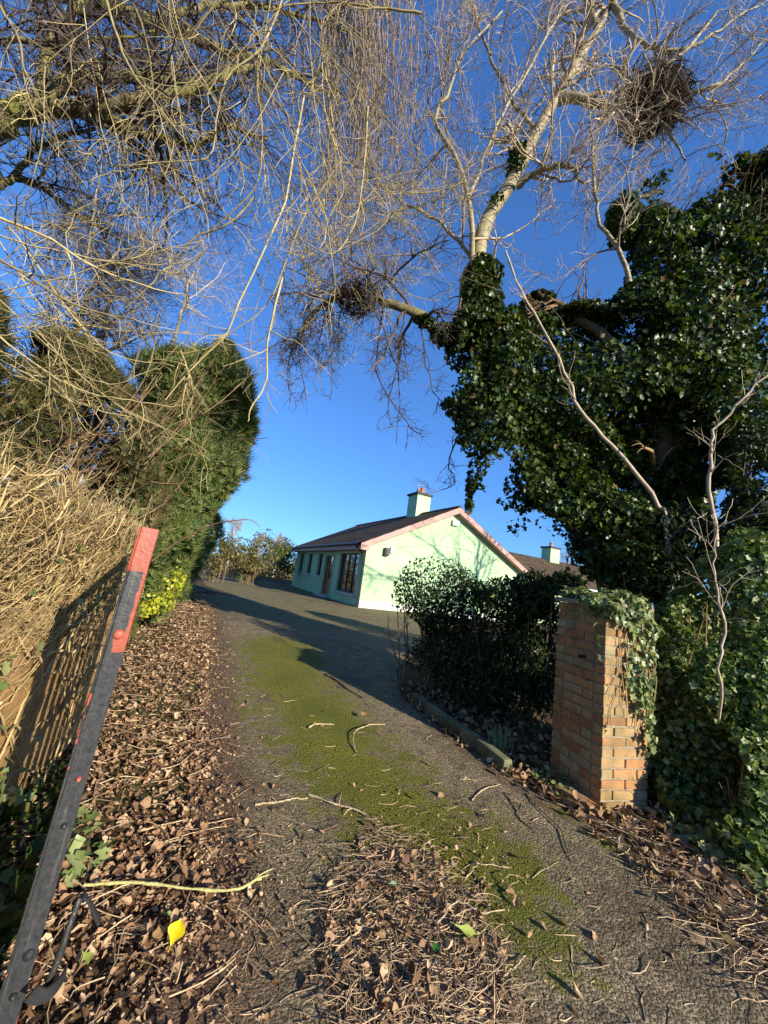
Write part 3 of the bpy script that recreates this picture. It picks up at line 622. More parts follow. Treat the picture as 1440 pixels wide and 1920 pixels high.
LM = [([(1042, 188, 5.8), (1066, 180, 5.7), (1110, 192, 5.6), (1160, 200, 5.55), (1190, 185, 5.5), (1225, 140, 5.5), (1290, 90, 5.5), (1345, 20, 5.5)], .085, .018),
      ([(1165, 200, 5.55), (1215, 215, 5.4), (1250, 240, 5.35), (1285, 300, 5.3)], .05, .012),
      ([(970, 348, 5.6), (1000, 325, 5.5), (1030, 315, 5.4), (1065, 308, 5.35), (1090, 345, 5.3)], .055, .018),
      ([(893, 545, 5.3), (886, 470, 5.3), (879, 370, 5.35), (850, 290, 5.4), (815, 225, 5.5), (835, 180, 5.6), (870, 100, 5.7), (940, 20, 5.8)], .042, .015),
      ([(879, 370, 5.35), (915, 275, 5.3), (945, 210, 5.3), (990, 130, 5.4), (1045, 30, 5.5), (1060, -60, 5.5)], .03, .012),
      ([(840, 640, 5.2), (800, 600, 5.1), (750, 575, 5.0), (700, 560, 5.0), (650, 552, 5.0), (600, 575, 5.0), (560, 625, 5.0)], .075, .02),
      ([(1150, 5, 6.2), (1170, 50, 6.0), (1210, 85, 5.8), (1265, 95, 5.7), (1330, 70, 5.7), (1420, 10, 5.7)], .05, .014),
      ([(1120, 50, 6.2), (1105, 10, 6.2), (1110, -60, 6.2)], .06, .03),
      ([(1262, 175, 5.4), (1330, 165, 5.2), (1390, 120, 5.2), (1450, 60, 5.2)], .03, .01),
      ([(1180, 530, 4.9), (1160, 470, 4.9), (1125, 420, 5.0), (1115, 350, 5.1), (1110, 270, 5.2), (1100, 170, 5.3)], .03, .012),
      ([(1010, 245, 5.7), (960, 190, 5.9), (900, 60, 6.0), (880, -40, 6.0)], .035, .012),
      ([(905, 520, 5.3), (840, 430, 5.5), (760, 380, 5.6), (690, 330, 5.8)], .03, .010)]
for q, (pts, ra, rb) in enumerate(LM):
    o, l = limbobj('limb', atd(pts), ra, rb, BK_MOSS if q == 5 else BK_CHERRY, CH, 22, 9, .012); limbs.append(l)
def rs(l, n=20):
    k = np.linspace(0, len(l[0]) - 1, n); return np.stack([np.interp(k, np.arange(len(l[0])), l[0][:, i]) for i in range(3)], 1), np.interp(k, np.arange(len(l[1])), l[1])
LP = [rs(l) for l in limbs]; sel = [i for i in range(len(LP)) if i != 6]
P0 = np.stack([LP[i][0] for i in sel]); R0 = np.stack([LP[i][1] for i in sel])
g1 = grow(P0, R0, 13, (.5, 1.4), (30, 75), -.02, .2, 10, .5, .1, .007, bias=(0, -.05, .12))
g2 = grow(*g1, 7, (.3, .9), (25, 70), .0, .24, 8, .62, .1, .0046)
g3 = grow(*g2, 4, (.12, .45), (25, 70), .01, .24, 5, .7, .1, .003)
twmesh('crown', [g1, g2, g3], BK_PALE, CH, (5, 4, 3))
# low dark drooping clusters on the mossy limb
P6 = LP[6][0][None], LP[6][1][None]
d1 = grow(*P6, 18, (.6, 1.6), (30, 80), .28, .2, 9, .4, .15, .006); d2 = grow(*d1, 10, (.2, .6), (25, 70), .12, .25, 7, .6, .25, .004); d3 = grow(*d2, 6, (.1, .3), (25, 70), .05, .3, 5, .7, .1, .003)
hp = [[(600, 575), (565, 640), (572, 745)], [(650, 560), (628, 650), (618, 752)], [(700, 565), (724, 640), (748, 720), (742, 832)], [(760, 582), (742, 690), (728, 800)], [(560, 625), (538, 690), (545, 740)], [(620, 565), (600, 640), (590, 720)], [(720, 568), (705, 690), (760, 790), (790, 815)], [(790, 600), (800, 690), (830, 760)], [(870, 800), (840, 860), (850, 905), (800, 925)]]
HQ = np.stack([spline([at(x, y, 5.0 + rng.normal() * .15) for x, y in h], 10) for h in hp]); HQ[:, 1:] += rng.normal(size=HQ[:, 1:].shape) * .015; HQR = np.full(HQ.shape[:2], 1.) * np.linspace(.012, .005, 10)
h1 = grow(HQ, HQR, 12, (.15, .5), (30, 80), .02, .25, 6, .6, .15, .004); h2 = grow(*h1, 5, (.08, .28), (25, 70), .03, .3, 5, .7, .1, .003)
twmesh('hanging_twigs', [(HQ, HQR), h1, h2, d1, d2, d3], BK_DARK, CH, (5, 4, 3, 5, 4, 3))
iv1 = [(903, 550, 5.1, 32, 40, .2, 900), (905, 530, 5.3, 30, 40, .25, 900), (912, 590, 5.2, 40, 44, .3, 1200), (835, 625, 5.1, 36, 22, .18, 420), (795, 600, 5.05, 22, 14, .12, 160), (905, 590, 5.15, 40, 48, .3, 1300), (880, 640, 5.05, 48, 66, .35, 1700), (868, 720, 5.0, 46, 66, .35, 1600), (925, 790, 4.95, 66, 75, .4, 2100), (985, 890, 4.9, 66, 66, .4, 2000), (1055, 960, 4.85, 64, 52, .4, 1700), (955, 690, 4.95, 55, 85, .4, 1900), (900, 520, 5.3, 20, 40, .22, 420), (968, 300, 5.62, 16, 34, .18, 240), (925, 400, 5.5, 17, 34, .18, 240), (1000, 985, 4.8, 40, 25, .3, 500), (915, 880, 4.9, 34, 40, .3, 600), (1000, 760, 4.9, 60, 70, .35, 1900), (1050, 850, 4.85, 60, 70, .35, 1900), (1100, 930, 4.8, 50, 60, .3, 1200), (945, 620, 5.15, 40, 50, .3, 900), (884, 905, 5.0, 9, 26, .08, 90), (880, 945, 5.0, 7, 18, .06, 50)]
blobset('ivy', iv1, (.028, .08), IVT, IVY, CH, 5, .45, -.8, jitter=.85, dens=1.9)

blobset('ivy', [(908, 575, 5.1, 34, 52, .28, 1500), (898, 540, 5.2, 26, 34, .25, 700), (925, 625, 5.05, 40, 40, .3, 1100), (885, 600, 5.1, 34, 40, .3, 900)], (.028, .08), IVT, IVY, CH, 15, .5, -9, jitter=.85)
# --- second ivy-smothered tree at the right edge
b2 = ground(1265, 1190); b2 = at(1265, 1110, 4.9); b2 = np.array([b2[0], b2[1], gz(b2[0], b2[1])])
IV = thing('ivy_clad_tree', b2, 'tall tree smothered in glossy dark ivy behind the brick pillar', 'tree')
o, l0 = limbobj('trunk', [b2 - ez * .1] + atd([(1260, 1000, 4.9), (1240, 850, 4.95), (1235, 650, 5.1), (1262, 480, 5.2), (1275, 410, 5.3)]), .2, .04, BK_IVYTR, IV, 24, 10)
o, l1 = limbobj('limb', atd([(1245, 880, 4.95), (1310, 740, 4.8), (1360, 600, 4.8), (1390, 440, 5.0), (1395, 390, 5.1)]), .1, .02, BK_IVYTR, IV)
o, l2 = limbobj('limb', atd([(1238, 780, 5.0), (1160, 660, 5.0), (1080, 590, 5.2), (1010, 550, 5.3)]), .09, .03, BK_IVYTR, IV)
g1 = grow(*pack([rs(x) for x in (l0, l1, l2)]), 14, (.5, 1.2), (35, 75), 0, .18, 8, .35, .3, .008); g2 = grow(*g1, 6, (.25, .8), (30, 70), 0, .2, 6, .6, .1, .004)
twmesh('branches', [g1, g2], BK_BROWN, IV, (5, 4))
iv2 = [(1060, 620, 5.25, 92, 100, .6, 3600), (1010, 560, 5.4, 52, 40, .35, 1000), (1110, 790, 5.05, 125, 130, .7, 5200), (1180, 640, 5.0, 105, 150, .6, 4800), (1235, 455, 5.2, 85, 110, .5, 3300), (1335, 420, 5.2, 100, 110, .5, 3600), (1250, 345, 5.3, 70, 42, .35, 1300), (1385, 330, 5.2, 60, 46, .35, 1100), (1300, 600, 4.85, 90, 140, .5, 3400), (1425, 500, 4.8, 60, 110, .4, 1700), (1430, 640, 4.7, 45, 60, .3, 700), (1220, 850, 4.85, 100, 120, .5, 3600), (1345, 770, 4.5, 50, 90, .4, 1300), (1180, 970, 4.6, 100, 80, .45, 2600), (1190, 1050, 4.4, 76, 50, .4, 1500), (1215, 340, 5.3, 30, 40, .2, 300), (1440, 300, 5.2, 40, 30, .3, 400)]
iv2 += [(1240, 960, 4.8, 70, 70, .4, 1700), (1295, 945, 4.7, 60, 76, .35, 1600), (1155, 1000, 4.8, 76, 56, .4, 1600), (1235, 1060, 4.6, 84, 56, .35, 1500), (1125, 1035, 4.7, 50, 36, .3, 800), (1425, 385, 5.1, 60, 66, .4, 1500), (1330, 335, 5.2, 66, 40, .35, 1200), (1165, 420, 5.2, 40, 70, .35, 1000), (1435, 330, 5.1, 46, 46, .35, 900), (1400, 700, 4.7, 50, 90, .35, 1500), (1430, 800, 4.5, 40, 80, .3, 1100), (1290, 720, 4.9, 80, 90, .4, 2200), (1320, 880, 4.5, 70, 70, .35, 1500), (1150, 860, 4.9, 80, 80, .4, 2000)]
blobset('ivy', iv2, (.028, .082), IVT, IVY, IV, 9, .42, -.72, wav=4.0, jitter=.85, dens=1.8)

# --- undergrowth to the right of the pillar: separate bushes
def bush(name, label, cat, base, bl, size, tm, mat, seed, stems=14, grp=None, h=1.0, thr=-.6, shell=.35, part='foliage', stemat=None, tipmix=.4, dens=1.0):
    t = thing(name, base, label, cat, grp); base = np.asarray(base)
    blobset(part, bl, size, tm, mat, t, seed, shell, thr, tipmix=tipmix, jitter=.8, dens=dens)
    tips = [at(px + rng.normal() * rx * .5, py - ry * rng.uniform(-.2, .7), d) for (px, py, d, rx, ry, rz, n) in bl for _ in range(max(1, stems // len(bl)))]
    Ps = []
    for q in tips:
        s = base + np.array([rng.normal() * .12 + (q[0] - base[0]) * .5, rng.normal() * .08 + (q[1] - base[1]) * .4, -.02]); s[2] = gz(s[0], s[1]) - .02
        m_ = (s + q) / 2 + rng.normal(size=3) * .07; Ps.append(spline([s, m_, q], 9))
    Ps = np.array(Ps); Rs = np.full(Ps.shape[:2], 1.) * np.linspace(.013, .004, 9)
    g = grow(Ps, Rs, 6, (.12, .4), (30, 70), 0, .25, 5, .6, .3, .003)
    twmesh('stems', [(Ps, Rs), g], stemat or BK_BROWN, t, (5, 3)); return t
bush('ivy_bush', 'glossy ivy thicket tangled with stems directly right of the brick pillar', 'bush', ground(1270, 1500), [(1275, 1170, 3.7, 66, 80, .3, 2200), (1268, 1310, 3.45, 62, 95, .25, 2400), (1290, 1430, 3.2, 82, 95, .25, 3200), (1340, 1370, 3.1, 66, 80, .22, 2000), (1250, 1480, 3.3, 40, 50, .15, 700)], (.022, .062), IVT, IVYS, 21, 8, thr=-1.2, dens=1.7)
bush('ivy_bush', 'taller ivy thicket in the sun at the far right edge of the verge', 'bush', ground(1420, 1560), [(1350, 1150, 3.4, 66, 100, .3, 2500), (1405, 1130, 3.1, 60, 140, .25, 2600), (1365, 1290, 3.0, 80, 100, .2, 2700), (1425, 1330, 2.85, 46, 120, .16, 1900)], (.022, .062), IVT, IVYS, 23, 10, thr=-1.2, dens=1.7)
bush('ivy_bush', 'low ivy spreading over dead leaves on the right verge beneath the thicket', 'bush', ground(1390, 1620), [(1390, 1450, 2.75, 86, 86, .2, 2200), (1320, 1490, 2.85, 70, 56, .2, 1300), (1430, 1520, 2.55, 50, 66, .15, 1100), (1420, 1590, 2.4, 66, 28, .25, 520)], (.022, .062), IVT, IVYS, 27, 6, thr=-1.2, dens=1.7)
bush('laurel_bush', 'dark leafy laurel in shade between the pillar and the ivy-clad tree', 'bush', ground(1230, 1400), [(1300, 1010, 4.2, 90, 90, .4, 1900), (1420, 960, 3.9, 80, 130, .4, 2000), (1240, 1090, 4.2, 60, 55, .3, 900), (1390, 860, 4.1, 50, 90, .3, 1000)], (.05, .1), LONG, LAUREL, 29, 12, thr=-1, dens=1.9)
bush('ivy_bush', 'broad ivy bush continuing the verge past the tall ivy thicket', 'bush', ground(1560, 1330), [(1545, 1120, 4.6, 130, 190, .7, 3600), (1560, 900, 4.8, 100, 120, .6, 2200)], (.04, .085), IVT, IVY, 35, 8, thr=-1.2, dens=1.3)
bush('ivy_bush', 'second broad ivy bush farther out along the verge hedge', 'bush', ground(1830, 1360), [(1800, 1130, 4.9, 190, 190, .8, 4200)], (.045, .09), IVT, IVY, 36, 8, thr=-1.2, dens=1.3)
# bare pale saplings in front of the ivy
def sapling(label, pts, ra, rb, base):
    t = thing('bare_sapling', base, label, 'sapling', 'bare saplings in front of the ivy'); o, l = limbobj('stem', [np.array(base) - ez * .05] + atd(pts), ra, rb, BK_PALE, t, 26, 8, .01)
    a, b = rs(l); g1 = grow(a[None], b[None], 8, (.2, .65), (20, 50), -.03, .15, 7, .45, .4, .004); g2 = grow(*g1, 3, (.12, .3), (25, 60), 0, .2, 5, .6, .1, .003); twmesh('crown', [g1, g2], BK_PALE, t, (4, 3))
sb = at(1262, 1120, 4.1); sapling('pale bare sapling slanting up to the left across the dark ivy', [(1255, 1010, 4.15), (1228, 940, 4.2), (1165, 850, 4.3), (1110, 800, 4.35), (1080, 755, 4.4), (1050, 680, 4.4), (1010, 600, 4.45), (975, 540, 4.5), (950, 470, 4.6)], .026, .010, (sb[0], sb[1], gz(sb[0], sb[1])))
sb = at(1335, 1200, 3.6); sapling('pale bare sapling curving up to the right edge of the ivy', [(1345, 1050, 3.65), (1328, 930, 3.7), (1332, 850, 3.7), (1345, 800, 3.7), (1390, 750, 3.65), (1450, 690, 3.6)], .02, .009, (sb[0], sb[1], gz(sb[0], sb[1])))
sb = ground(1352, 1480); sapling('slim straight bare sapling standing in the sunny ivy thicket', [(1350, 1300, 2.75), (1356, 1180, 2.8), (1338, 1060, 2.9), (1345, 980, 2.95)], .011, .004, sb)

# --- shrubs in the shaded bed
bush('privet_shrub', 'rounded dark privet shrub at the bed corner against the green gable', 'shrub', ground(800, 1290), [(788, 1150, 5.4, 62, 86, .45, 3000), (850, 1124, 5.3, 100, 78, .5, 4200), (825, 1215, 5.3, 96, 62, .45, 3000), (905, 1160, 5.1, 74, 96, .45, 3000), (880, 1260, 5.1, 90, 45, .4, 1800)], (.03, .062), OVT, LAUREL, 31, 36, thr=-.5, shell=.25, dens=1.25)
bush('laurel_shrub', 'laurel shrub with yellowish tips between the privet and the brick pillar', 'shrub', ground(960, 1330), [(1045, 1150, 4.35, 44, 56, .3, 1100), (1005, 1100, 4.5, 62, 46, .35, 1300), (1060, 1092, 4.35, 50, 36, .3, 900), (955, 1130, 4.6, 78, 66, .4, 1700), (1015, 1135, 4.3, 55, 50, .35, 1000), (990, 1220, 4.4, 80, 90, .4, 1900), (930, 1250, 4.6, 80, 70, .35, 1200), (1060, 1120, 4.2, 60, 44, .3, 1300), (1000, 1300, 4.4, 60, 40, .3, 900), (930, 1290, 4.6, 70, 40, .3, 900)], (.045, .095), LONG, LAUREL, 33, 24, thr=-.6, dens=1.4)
t = thing('daffodil_clump', ground(932, 1412), 'clump of pale green daffodil shoots at the kerb end', 'plant'); b = ground(930, 1412); b[2] += .05; Ps, Ws = [], []
V, F = [], []
for k in range(34):
    s = b + np.array([rng.normal() * .045, rng.normal() * .04, 0]); h = rng.uniform(.10, .20); ln = np.array([rng.normal() * .03, rng.normal() * .03, 0]); wdir = nrm(np.array([rng.normal(), rng.normal(), 0])) * .009; o = len(V)
    for u in (0, .4, .8, 1): c = s + ez * h * u + ln * u * u; V += [c - wdir * (1 - .75 * u), c + wdir * (1 - .75 * u)]
    for q in range(3): F.append((o + 2 * q, o + 2 * q + 1, o + 2 * q + 3, o + 2 * q + 2))
link('shoots', mesh('shoots', V, np.array(F)), DAFF, t)

# --- ivy on the pillar
t = thing('climbing_ivy', Np + pX * .3 + ez * .0 - pY * .03, 'pale variegated ivy draped over the top of the brick pillar', 'climber'); Ps, Ns = [], []
def facepts(n, o, a, b_, nn, wfun):
    u, w = rng.uniform(0, 1, n), rng.uniform(0, 1, n) ** .8; k = rng.uniform(0, 1, n) < wfun(u, w); u, w = u[k], w[k]
    Ps.append(o + u[:, None] * a + w[:, None] * b_ + np.abs(rng.normal(size=(len(u), 1))) * .03 * nn + .012 * nn); Ns.append(np.tile(nn, (len(u), 1)))
o = Np + ez * (PH + .03)
facepts(1300, o, pX * PW, -ez * 1.1, -pY, lambda u, w: np.where(w < .12, .9, np.where(u > .25 + .55 * w + .1 * np.sin(9 * w), .75 * (1 - .45 * w), 0)))
facepts(160, o, pY * PL * .35, -ez * .55, -pX, lambda u, w: .8 * (w < .15) + .35 * (u < .25 * (1 - w)))
facepts(700, o + ez * .02, pX * PW, pY * PL, ez, lambda u, w: .9 + u * 0)
for cx_, cy_, cz_, rr_, nn_ in ((.3, .05, .03, .13, 420), (.42, .3, .06, .15, 420), (.12, .2, .03, .10, 240), (.2, .5, .05, .14, 300), (.46, .02, -.15, .09, 200), (-.02, .12, .0, .10, 260), (.05, .0, -.02, .08, 170), (.25, -.02, -.05, .10, 220)):
    a_, b_ = blob(o + pX * cx_ + pY * cy_ + ez * cz_, (rr_, rr_, rr_ * .6), nn_, .5); Ps.append(a_); Ns.append(b_)
facepts(260, o - ez * .05, pY * PL, -ez * .9, pX, lambda u, w: .6 + u * 0)
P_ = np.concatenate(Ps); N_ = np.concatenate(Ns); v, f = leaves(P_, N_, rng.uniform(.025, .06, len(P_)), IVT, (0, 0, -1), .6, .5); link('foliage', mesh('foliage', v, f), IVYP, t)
Ps = []
for k in range(16):
    u0_ = rng.uniform(.25, 1); c = [o + pX * PW * u0_ - pY * .012 + ez * .02]
    for q in range(6): c.append(c[-1] - ez * rng.uniform(.08, .2) + pX * rng.normal() * .035)
    c = np.array(c); c += -pY * np.abs(rng.normal(size=(7, 1))) * .01; Ps.append(spline(c, 14))
v, f = tubes(np.array(Ps), np.full((16, 14), .004), 4); link('stems', mesh('stems', v, f), BK_VINE, t, True)

# --- dried ivy over the wall
DI = thing('dried_ivy', W0 * .5 + W1 * .5 + wn * .05, 'dry golden ivy stems matted over the ochre wall', 'climber'); K = 10
def vines(n, zlo, zhi, L, off, zdrop, zr=.07):
    s = rng.uniform(-.2, WL + .05, n); z = rng.uniform(zlo, zhi, n); Ps = []; sg = rng.choice([-1, 1], n); sl = rng.normal(size=n) * .17 + zdrop * .5; ln = rng.uniform(*L, n); of = rng.uniform(*off, n)
    wob = np.cumsum(rng.normal(size=(n, K)) * zr * .55, 1); wob -= np.linspace(0, 1, K) * wob[:, -1:] * .6
    kk = np.linspace(0, 1, K)[None]; S = s[:, None] + sg[:, None] * ln[:, None] * kk; Z = z[:, None] + sl[:, None] * ln[:, None] * kk + wob
    O = of[:, None] + .03 * np.sin(kk * rng.uniform(3, 9, (n, 1)) + rng.uniform(0, 6, (n, 1))); O = np.maximum(O, .006); S = np.clip(S, -.3, WL + .12); Z = np.maximum(Z, .05)
    return Wa + S[..., None] * wd + O[..., None] * wn + Z[..., None] * ez
ps = [vines(1500, .95, 1.52, (.3, 1.2), (.004, .022), -.06), vines(700, 1.2, 1.6, (.3, 1.1), (.012, .07), -.1), vines(230, .15, 1.0, (.2, .9), (.002, .006), .02), vines(800, 1.45, 1.66, (.25, .8), (-.22, .13), -.05, .09)]
v, f = tubes(np.concatenate(ps), np.concatenate([np.full((len(p), K), 1.) * np.linspace(1.15, .5, K) * (.0007 + .0034 * rng.uniform(0, 1, (len(p), 1)) ** 2.2) for p in ps]), 4); link('stems', mesh('stems', v, f), BK_VINE, DI, True)
ps = vines(60, .2, 1.5, (.3, .8), (.01, .03), -1.5); v, f = tubes(ps, np.full(ps.shape[:2], .006), 4); link('stems', mesh('stems', v, f), BK_VINE, DI, True)
n = 900; s = rng.uniform(0, WL, n); z = np.where(rng.uniform(size=n) < .6, rng.uniform(.05, .5, n), rng.uniform(.4, 1.9, n)); cl = Waves(4, 77); P_ = Wa + s[:, None] * wd + z[:, None] * ez + wn * rng.uniform(.02, .12, (n, 1)); k = cl(P_) > .15; P_ = P_[k]
v, f = leaves(P_, np.tile(wn + .3 * ez, (len(P_), 1)), rng.uniform(.022, .05, len(P_)), IVT, (0, 0, -1), .5, .5); link('leaves', mesh('leaves', v, f), IVYP, DI)

# --- conifers along the left of the drive
cb0, cb1 = ground(262, 1262), ground(366, 1098); cdir = nrm(cb1 - cb0); cnorm = np.array([-cdir[1], cdir[0], 0])
def conifer(label, c, h, r, n, prof, mat, size, seed, lean=(0, 0), grp='conifers lining the drive'):
    c = np.array([c[0], c[1], gz(c[0], c[1])]); t = thing('conifer', c, label, 'conifer', grp); lum = Waves(1.7, seed); lum2 = Waves(4.5, seed + 1)
    hh = rng.uniform(.02, 1, n) ** .85; a = rng.uniform(0, 2 * pi, n); rad = np.interp(hh, *prof) * r; q = rng.uniform(.72, 1.02, n)
    P = np.stack([np.cos(a) * rad * q + lean[0] * hh ** 1.5, np.sin(a) * rad * q + lean[1] * hh ** 1.5, hh * h], 1) + c
    out = np.stack([np.cos(a), np.sin(a), .15 + 0 * a], 1); P += out * (lum(P) * .15 + lum2(P) * .11)[:, None]; k = lum2(P + 5) > -1.0; P, out = P[k], out[k]
    tipd = nrm(out * .7 + np.array([.25, .1, 1.0])); Nn = nrm(out + rng.normal(size=out.shape) * .5)
    v, f = leaves(P, Nn, rng.uniform(*size, len(P)), SPT, tipd, .75, .35); link('foliage', mesh('foliage', v, f), mat, t)
    limbobj('trunk', [c - ez * .1, c + np.array([lean[0] * .3, lean[1] * .3, h * .5]), c + np.array([lean[0], lean[1], h * .95])], .12, .02, BK_BROWN, t)
    Ps = []
    for k in range(170):
        z0_ = rng.uniform(.05, .7) * h; a = rng.uniform(0, 2 * pi); rr = np.interp(z0_ / h + .15, *prof) * r * rng.uniform(.75, 1.0); up = rng.uniform(.3, .9)
        Ps.append(spline([c + ez * z0_, c + np.array([cos(a) * rr * .5, sin(a) * rr * .5, z0_ + up * .35]), c + np.array([cos(a) * rr, sin(a) * rr, z0_ + up])], 7))
    Ps = np.array(Ps); v, f = tubes(Ps, np.full(Ps.shape[:2], 1.) * np.linspace(.016, .005, 7), 4); link('branches', mesh('branches', v, f), BK_BROWN, t, True); return t
PR2 = ([0, .2, .45, .66, .82, .9, .95, 1], [.66, .66, .68, .78, .92, .76, .44, .06]); PR = ([0, .15, .5, .75, .92, 1], [.75, .85, 1.0, .9, .5, .12]); lft = cnorm
dx = float(np.linalg.norm(cb1 - cb0))
conifer('nearest conifer behind the ivy wall, half browned with bare twigs', cb0 + cdir * .25 + lft * 1.5, 3.5, 1.1, 16000, PR, CONIFB, (.09, .18), 41)
conifer('tall pointed green conifer overhanging the leafy verge beyond the wall', cb0 + cdir * 2.1 + lft * .85, 4.75, 1.06, 22000, PR2, CONIF, (.14, .27), 43, (.98, -.15))
conifer('brown patched conifer next behind the tall pointed one', cb0 + cdir * 3.9 + lft * .95, 4.1, .98, 10000, PR, CONIF, (.16, .28), 45, (.2, 0))
conifer('dark conifer farther up the drive in its own shade', cb0 + cdir * 5.8 + lft * .8, 3.9, 1.0, 8000, PR, CONIF, (.18, .3), 47)
conifer('last dark conifer of the row where the drive bends', cb0 + cdir * 8.6 + lft * .75, 3.9, 1.15, 7000, PR, CONIF, (.2, .32), 49)
conifer('conifer rising at the left edge behind the wall and twigs', cb0 - cdir * 1.1 + lft * 2.3, 3.5, 1.15, 16000, PR, CONIFB, (.09, .18), 51)
# bare lit stems in front of the browned conifer
bt = thing('bare_shrub', cb0 + cdir * .1 + lft * .25, 'fan of bare sunlit stems rising from behind the wall end', 'shrub'); Ps = []
for k in range(75):
    px, py = rng.uniform(-20, 330), rng.uniform(780, 1000); d = rng.uniform(3.9, 4.7); L_ = rng.uniform(90, 240); an = radians(rng.normal(38, 16))
    Ps.append(spline([at(px, py, d), at(px + L_ * .5 * cos(an), py - L_ * .5 * sin(an) + rng.normal() * 10, d + rng.normal() * .1), at(px + L_ * cos(an + .15), py - L_ * sin(an + .15), d + rng.normal() * .2)], 8))
Ps = np.array(Ps); Rs = np.full(Ps.shape[:2], 1.) * np.linspace(1, .4, 8) * rng.uniform(.004, .012, (len(Ps), 1)); g = grow(Ps, Rs, 3, (.15, .5), (20, 50), -.03, .15, 6, .6, .2, .003)
twmesh('stems', [(Ps, Rs), g], BK_BROWN, bt, (5, 3))
sp_ = spline(atd([(285, 1052, 4.6), (330, 1018, 4.5), (395, 985, 4.4), (440, 976, 4.3), (470, 975, 4.3), (488, 988, 4.3)]), 16); s2 = spline(atd([(425, 978, 4.3), (440, 984, 4.3), (452, 996, 4.3)]), 16)
v, f = tubes(np.stack([sp_, s2]), np.stack([np.linspace(.011, .004, 16), np.linspace(.005, .003, 16)]), 6); link('long_stem', mesh('long_stem', v, f), BK_BROWN, bt, True)
yb = ground(300, 1160)
bush('golden_shrub', 'bright yellow leaved shrub at the foot of the conifers', 'shrub', yb, [(272, 1140, 5.5, 20, 14, .2, 130), (300, 1128, 5.6, 24, 18, .2, 170), (322, 1096, 5.8, 16, 26, .2, 170), (344, 1050, 6.2, 9, 28, .16, 110), (335, 1075, 6.0, 12, 24, .16, 110)], (.045, .085), ROUND, YELLOW, 53, 10, thr=-1.2)

# --- big mossy bare tree on the left
tb = at(-330, 1050, 4.2); tb = np.array([tb[0], tb[1], gz(tb[0], tb[1])])
MT = thing('mossy_tree', tb, 'big bare tree with moss-green limbs and long drooping golden twigs', 'tree')
limbobj('trunk', [tb - ez * .1] + atd([(-280, 800, 4.2), (-200, 520, 4.2), (-90, 290, 4.2), (0, 222, 4.2), (75, 195, 4.3)]), .30, .11, BK_MOSS, MT, 34, 12)
ML = [([(60, 208, 4.2), (150, 206, 4.1), (240, 190, 4.1), (320, 177, 4.1), (400, 150, 4.2), (470, 120, 4.4)], .085, .03), ([(70, 195, 4.3), (110, 158, 4.4), (170, 145, 4.5), (240, 145, 4.6), (310, 147, 4.7), (420, 170, 5.0)], .09, .03),
      ([(150, 210, 4.3), (200, 228, 4.4), (250, 242, 4.5), (305, 256, 4.6), (360, 272, 4.7), (420, 238, 4.9), (500, 260, 5.1)], .07, .025), ([(-60, -60, 4.5), (100, -20, 4.6), (210, 15, 4.7), (280, 40, 4.8), (350, 65, 4.9), (425, 100, 5.0), (510, 120, 5.2), (600, 170, 5.4)], .10, .03),
      ([(75, 195, 4.3), (85, 120, 4.3), (110, 55, 4.3), (155, 5, 4.3), (200, -80, 4.3)], .06, .04), ([(-80, 100, 3.9), (0, 75, 3.9), (90, 78, 3.9), (185, 76, 3.9), (290, 60, 4.0)], .035, .012),
      ([(-60, 370, 4.6), (0, 345, 4.6), (30, 325, 4.7), (62, 282, 4.8), (105, 258, 4.8), (180, 240, 5.0)], .05, .02), ([(20, 328, 4.7), (75, 350, 4.8), (140, 395, 4.9), (190, 430, 5.0), (260, 470, 5.2)], .035, .01),
      ([(200, -80, 4.6), (400, -60, 5.0), (560, -70, 5.4), (700, -100, 5.8)], .09, .04), ([(300, 35, 4.8), (420, 10, 5.2), (540, 25, 5.6), (660, 60, 6.0)], .05, .02)]
MLP = []
for pts, ra, rb in ML:
    o, l = limbobj('limb', atd(pts), ra, rb, BK_MOSS, MT, 22, 9, .014); MLP.append(rs(l))
P0, R0 = np.stack([l[0] for l in MLP]), np.stack([l[1] for l in MLP])
g1 = grow(P0, R0, 16, (.7, 1.8), (30, 80), .02, .16, 10, .4, .1, .0075); g2 = grow(*g1, 7, (.4, 1.1), (25, 60), .05, .18, 8, .6, .1, .0042); g3 = grow(*g2, 4, (.2, .6), (25, 60), .05, .2, 6, .7, .1, .003)
hf = len(g1[0]) // 2
twmesh('crown', [g1, g2, g3], BK_DARK, MT, (5, 4, 3))  # twigs shaded by others, their shade put into a darker bark
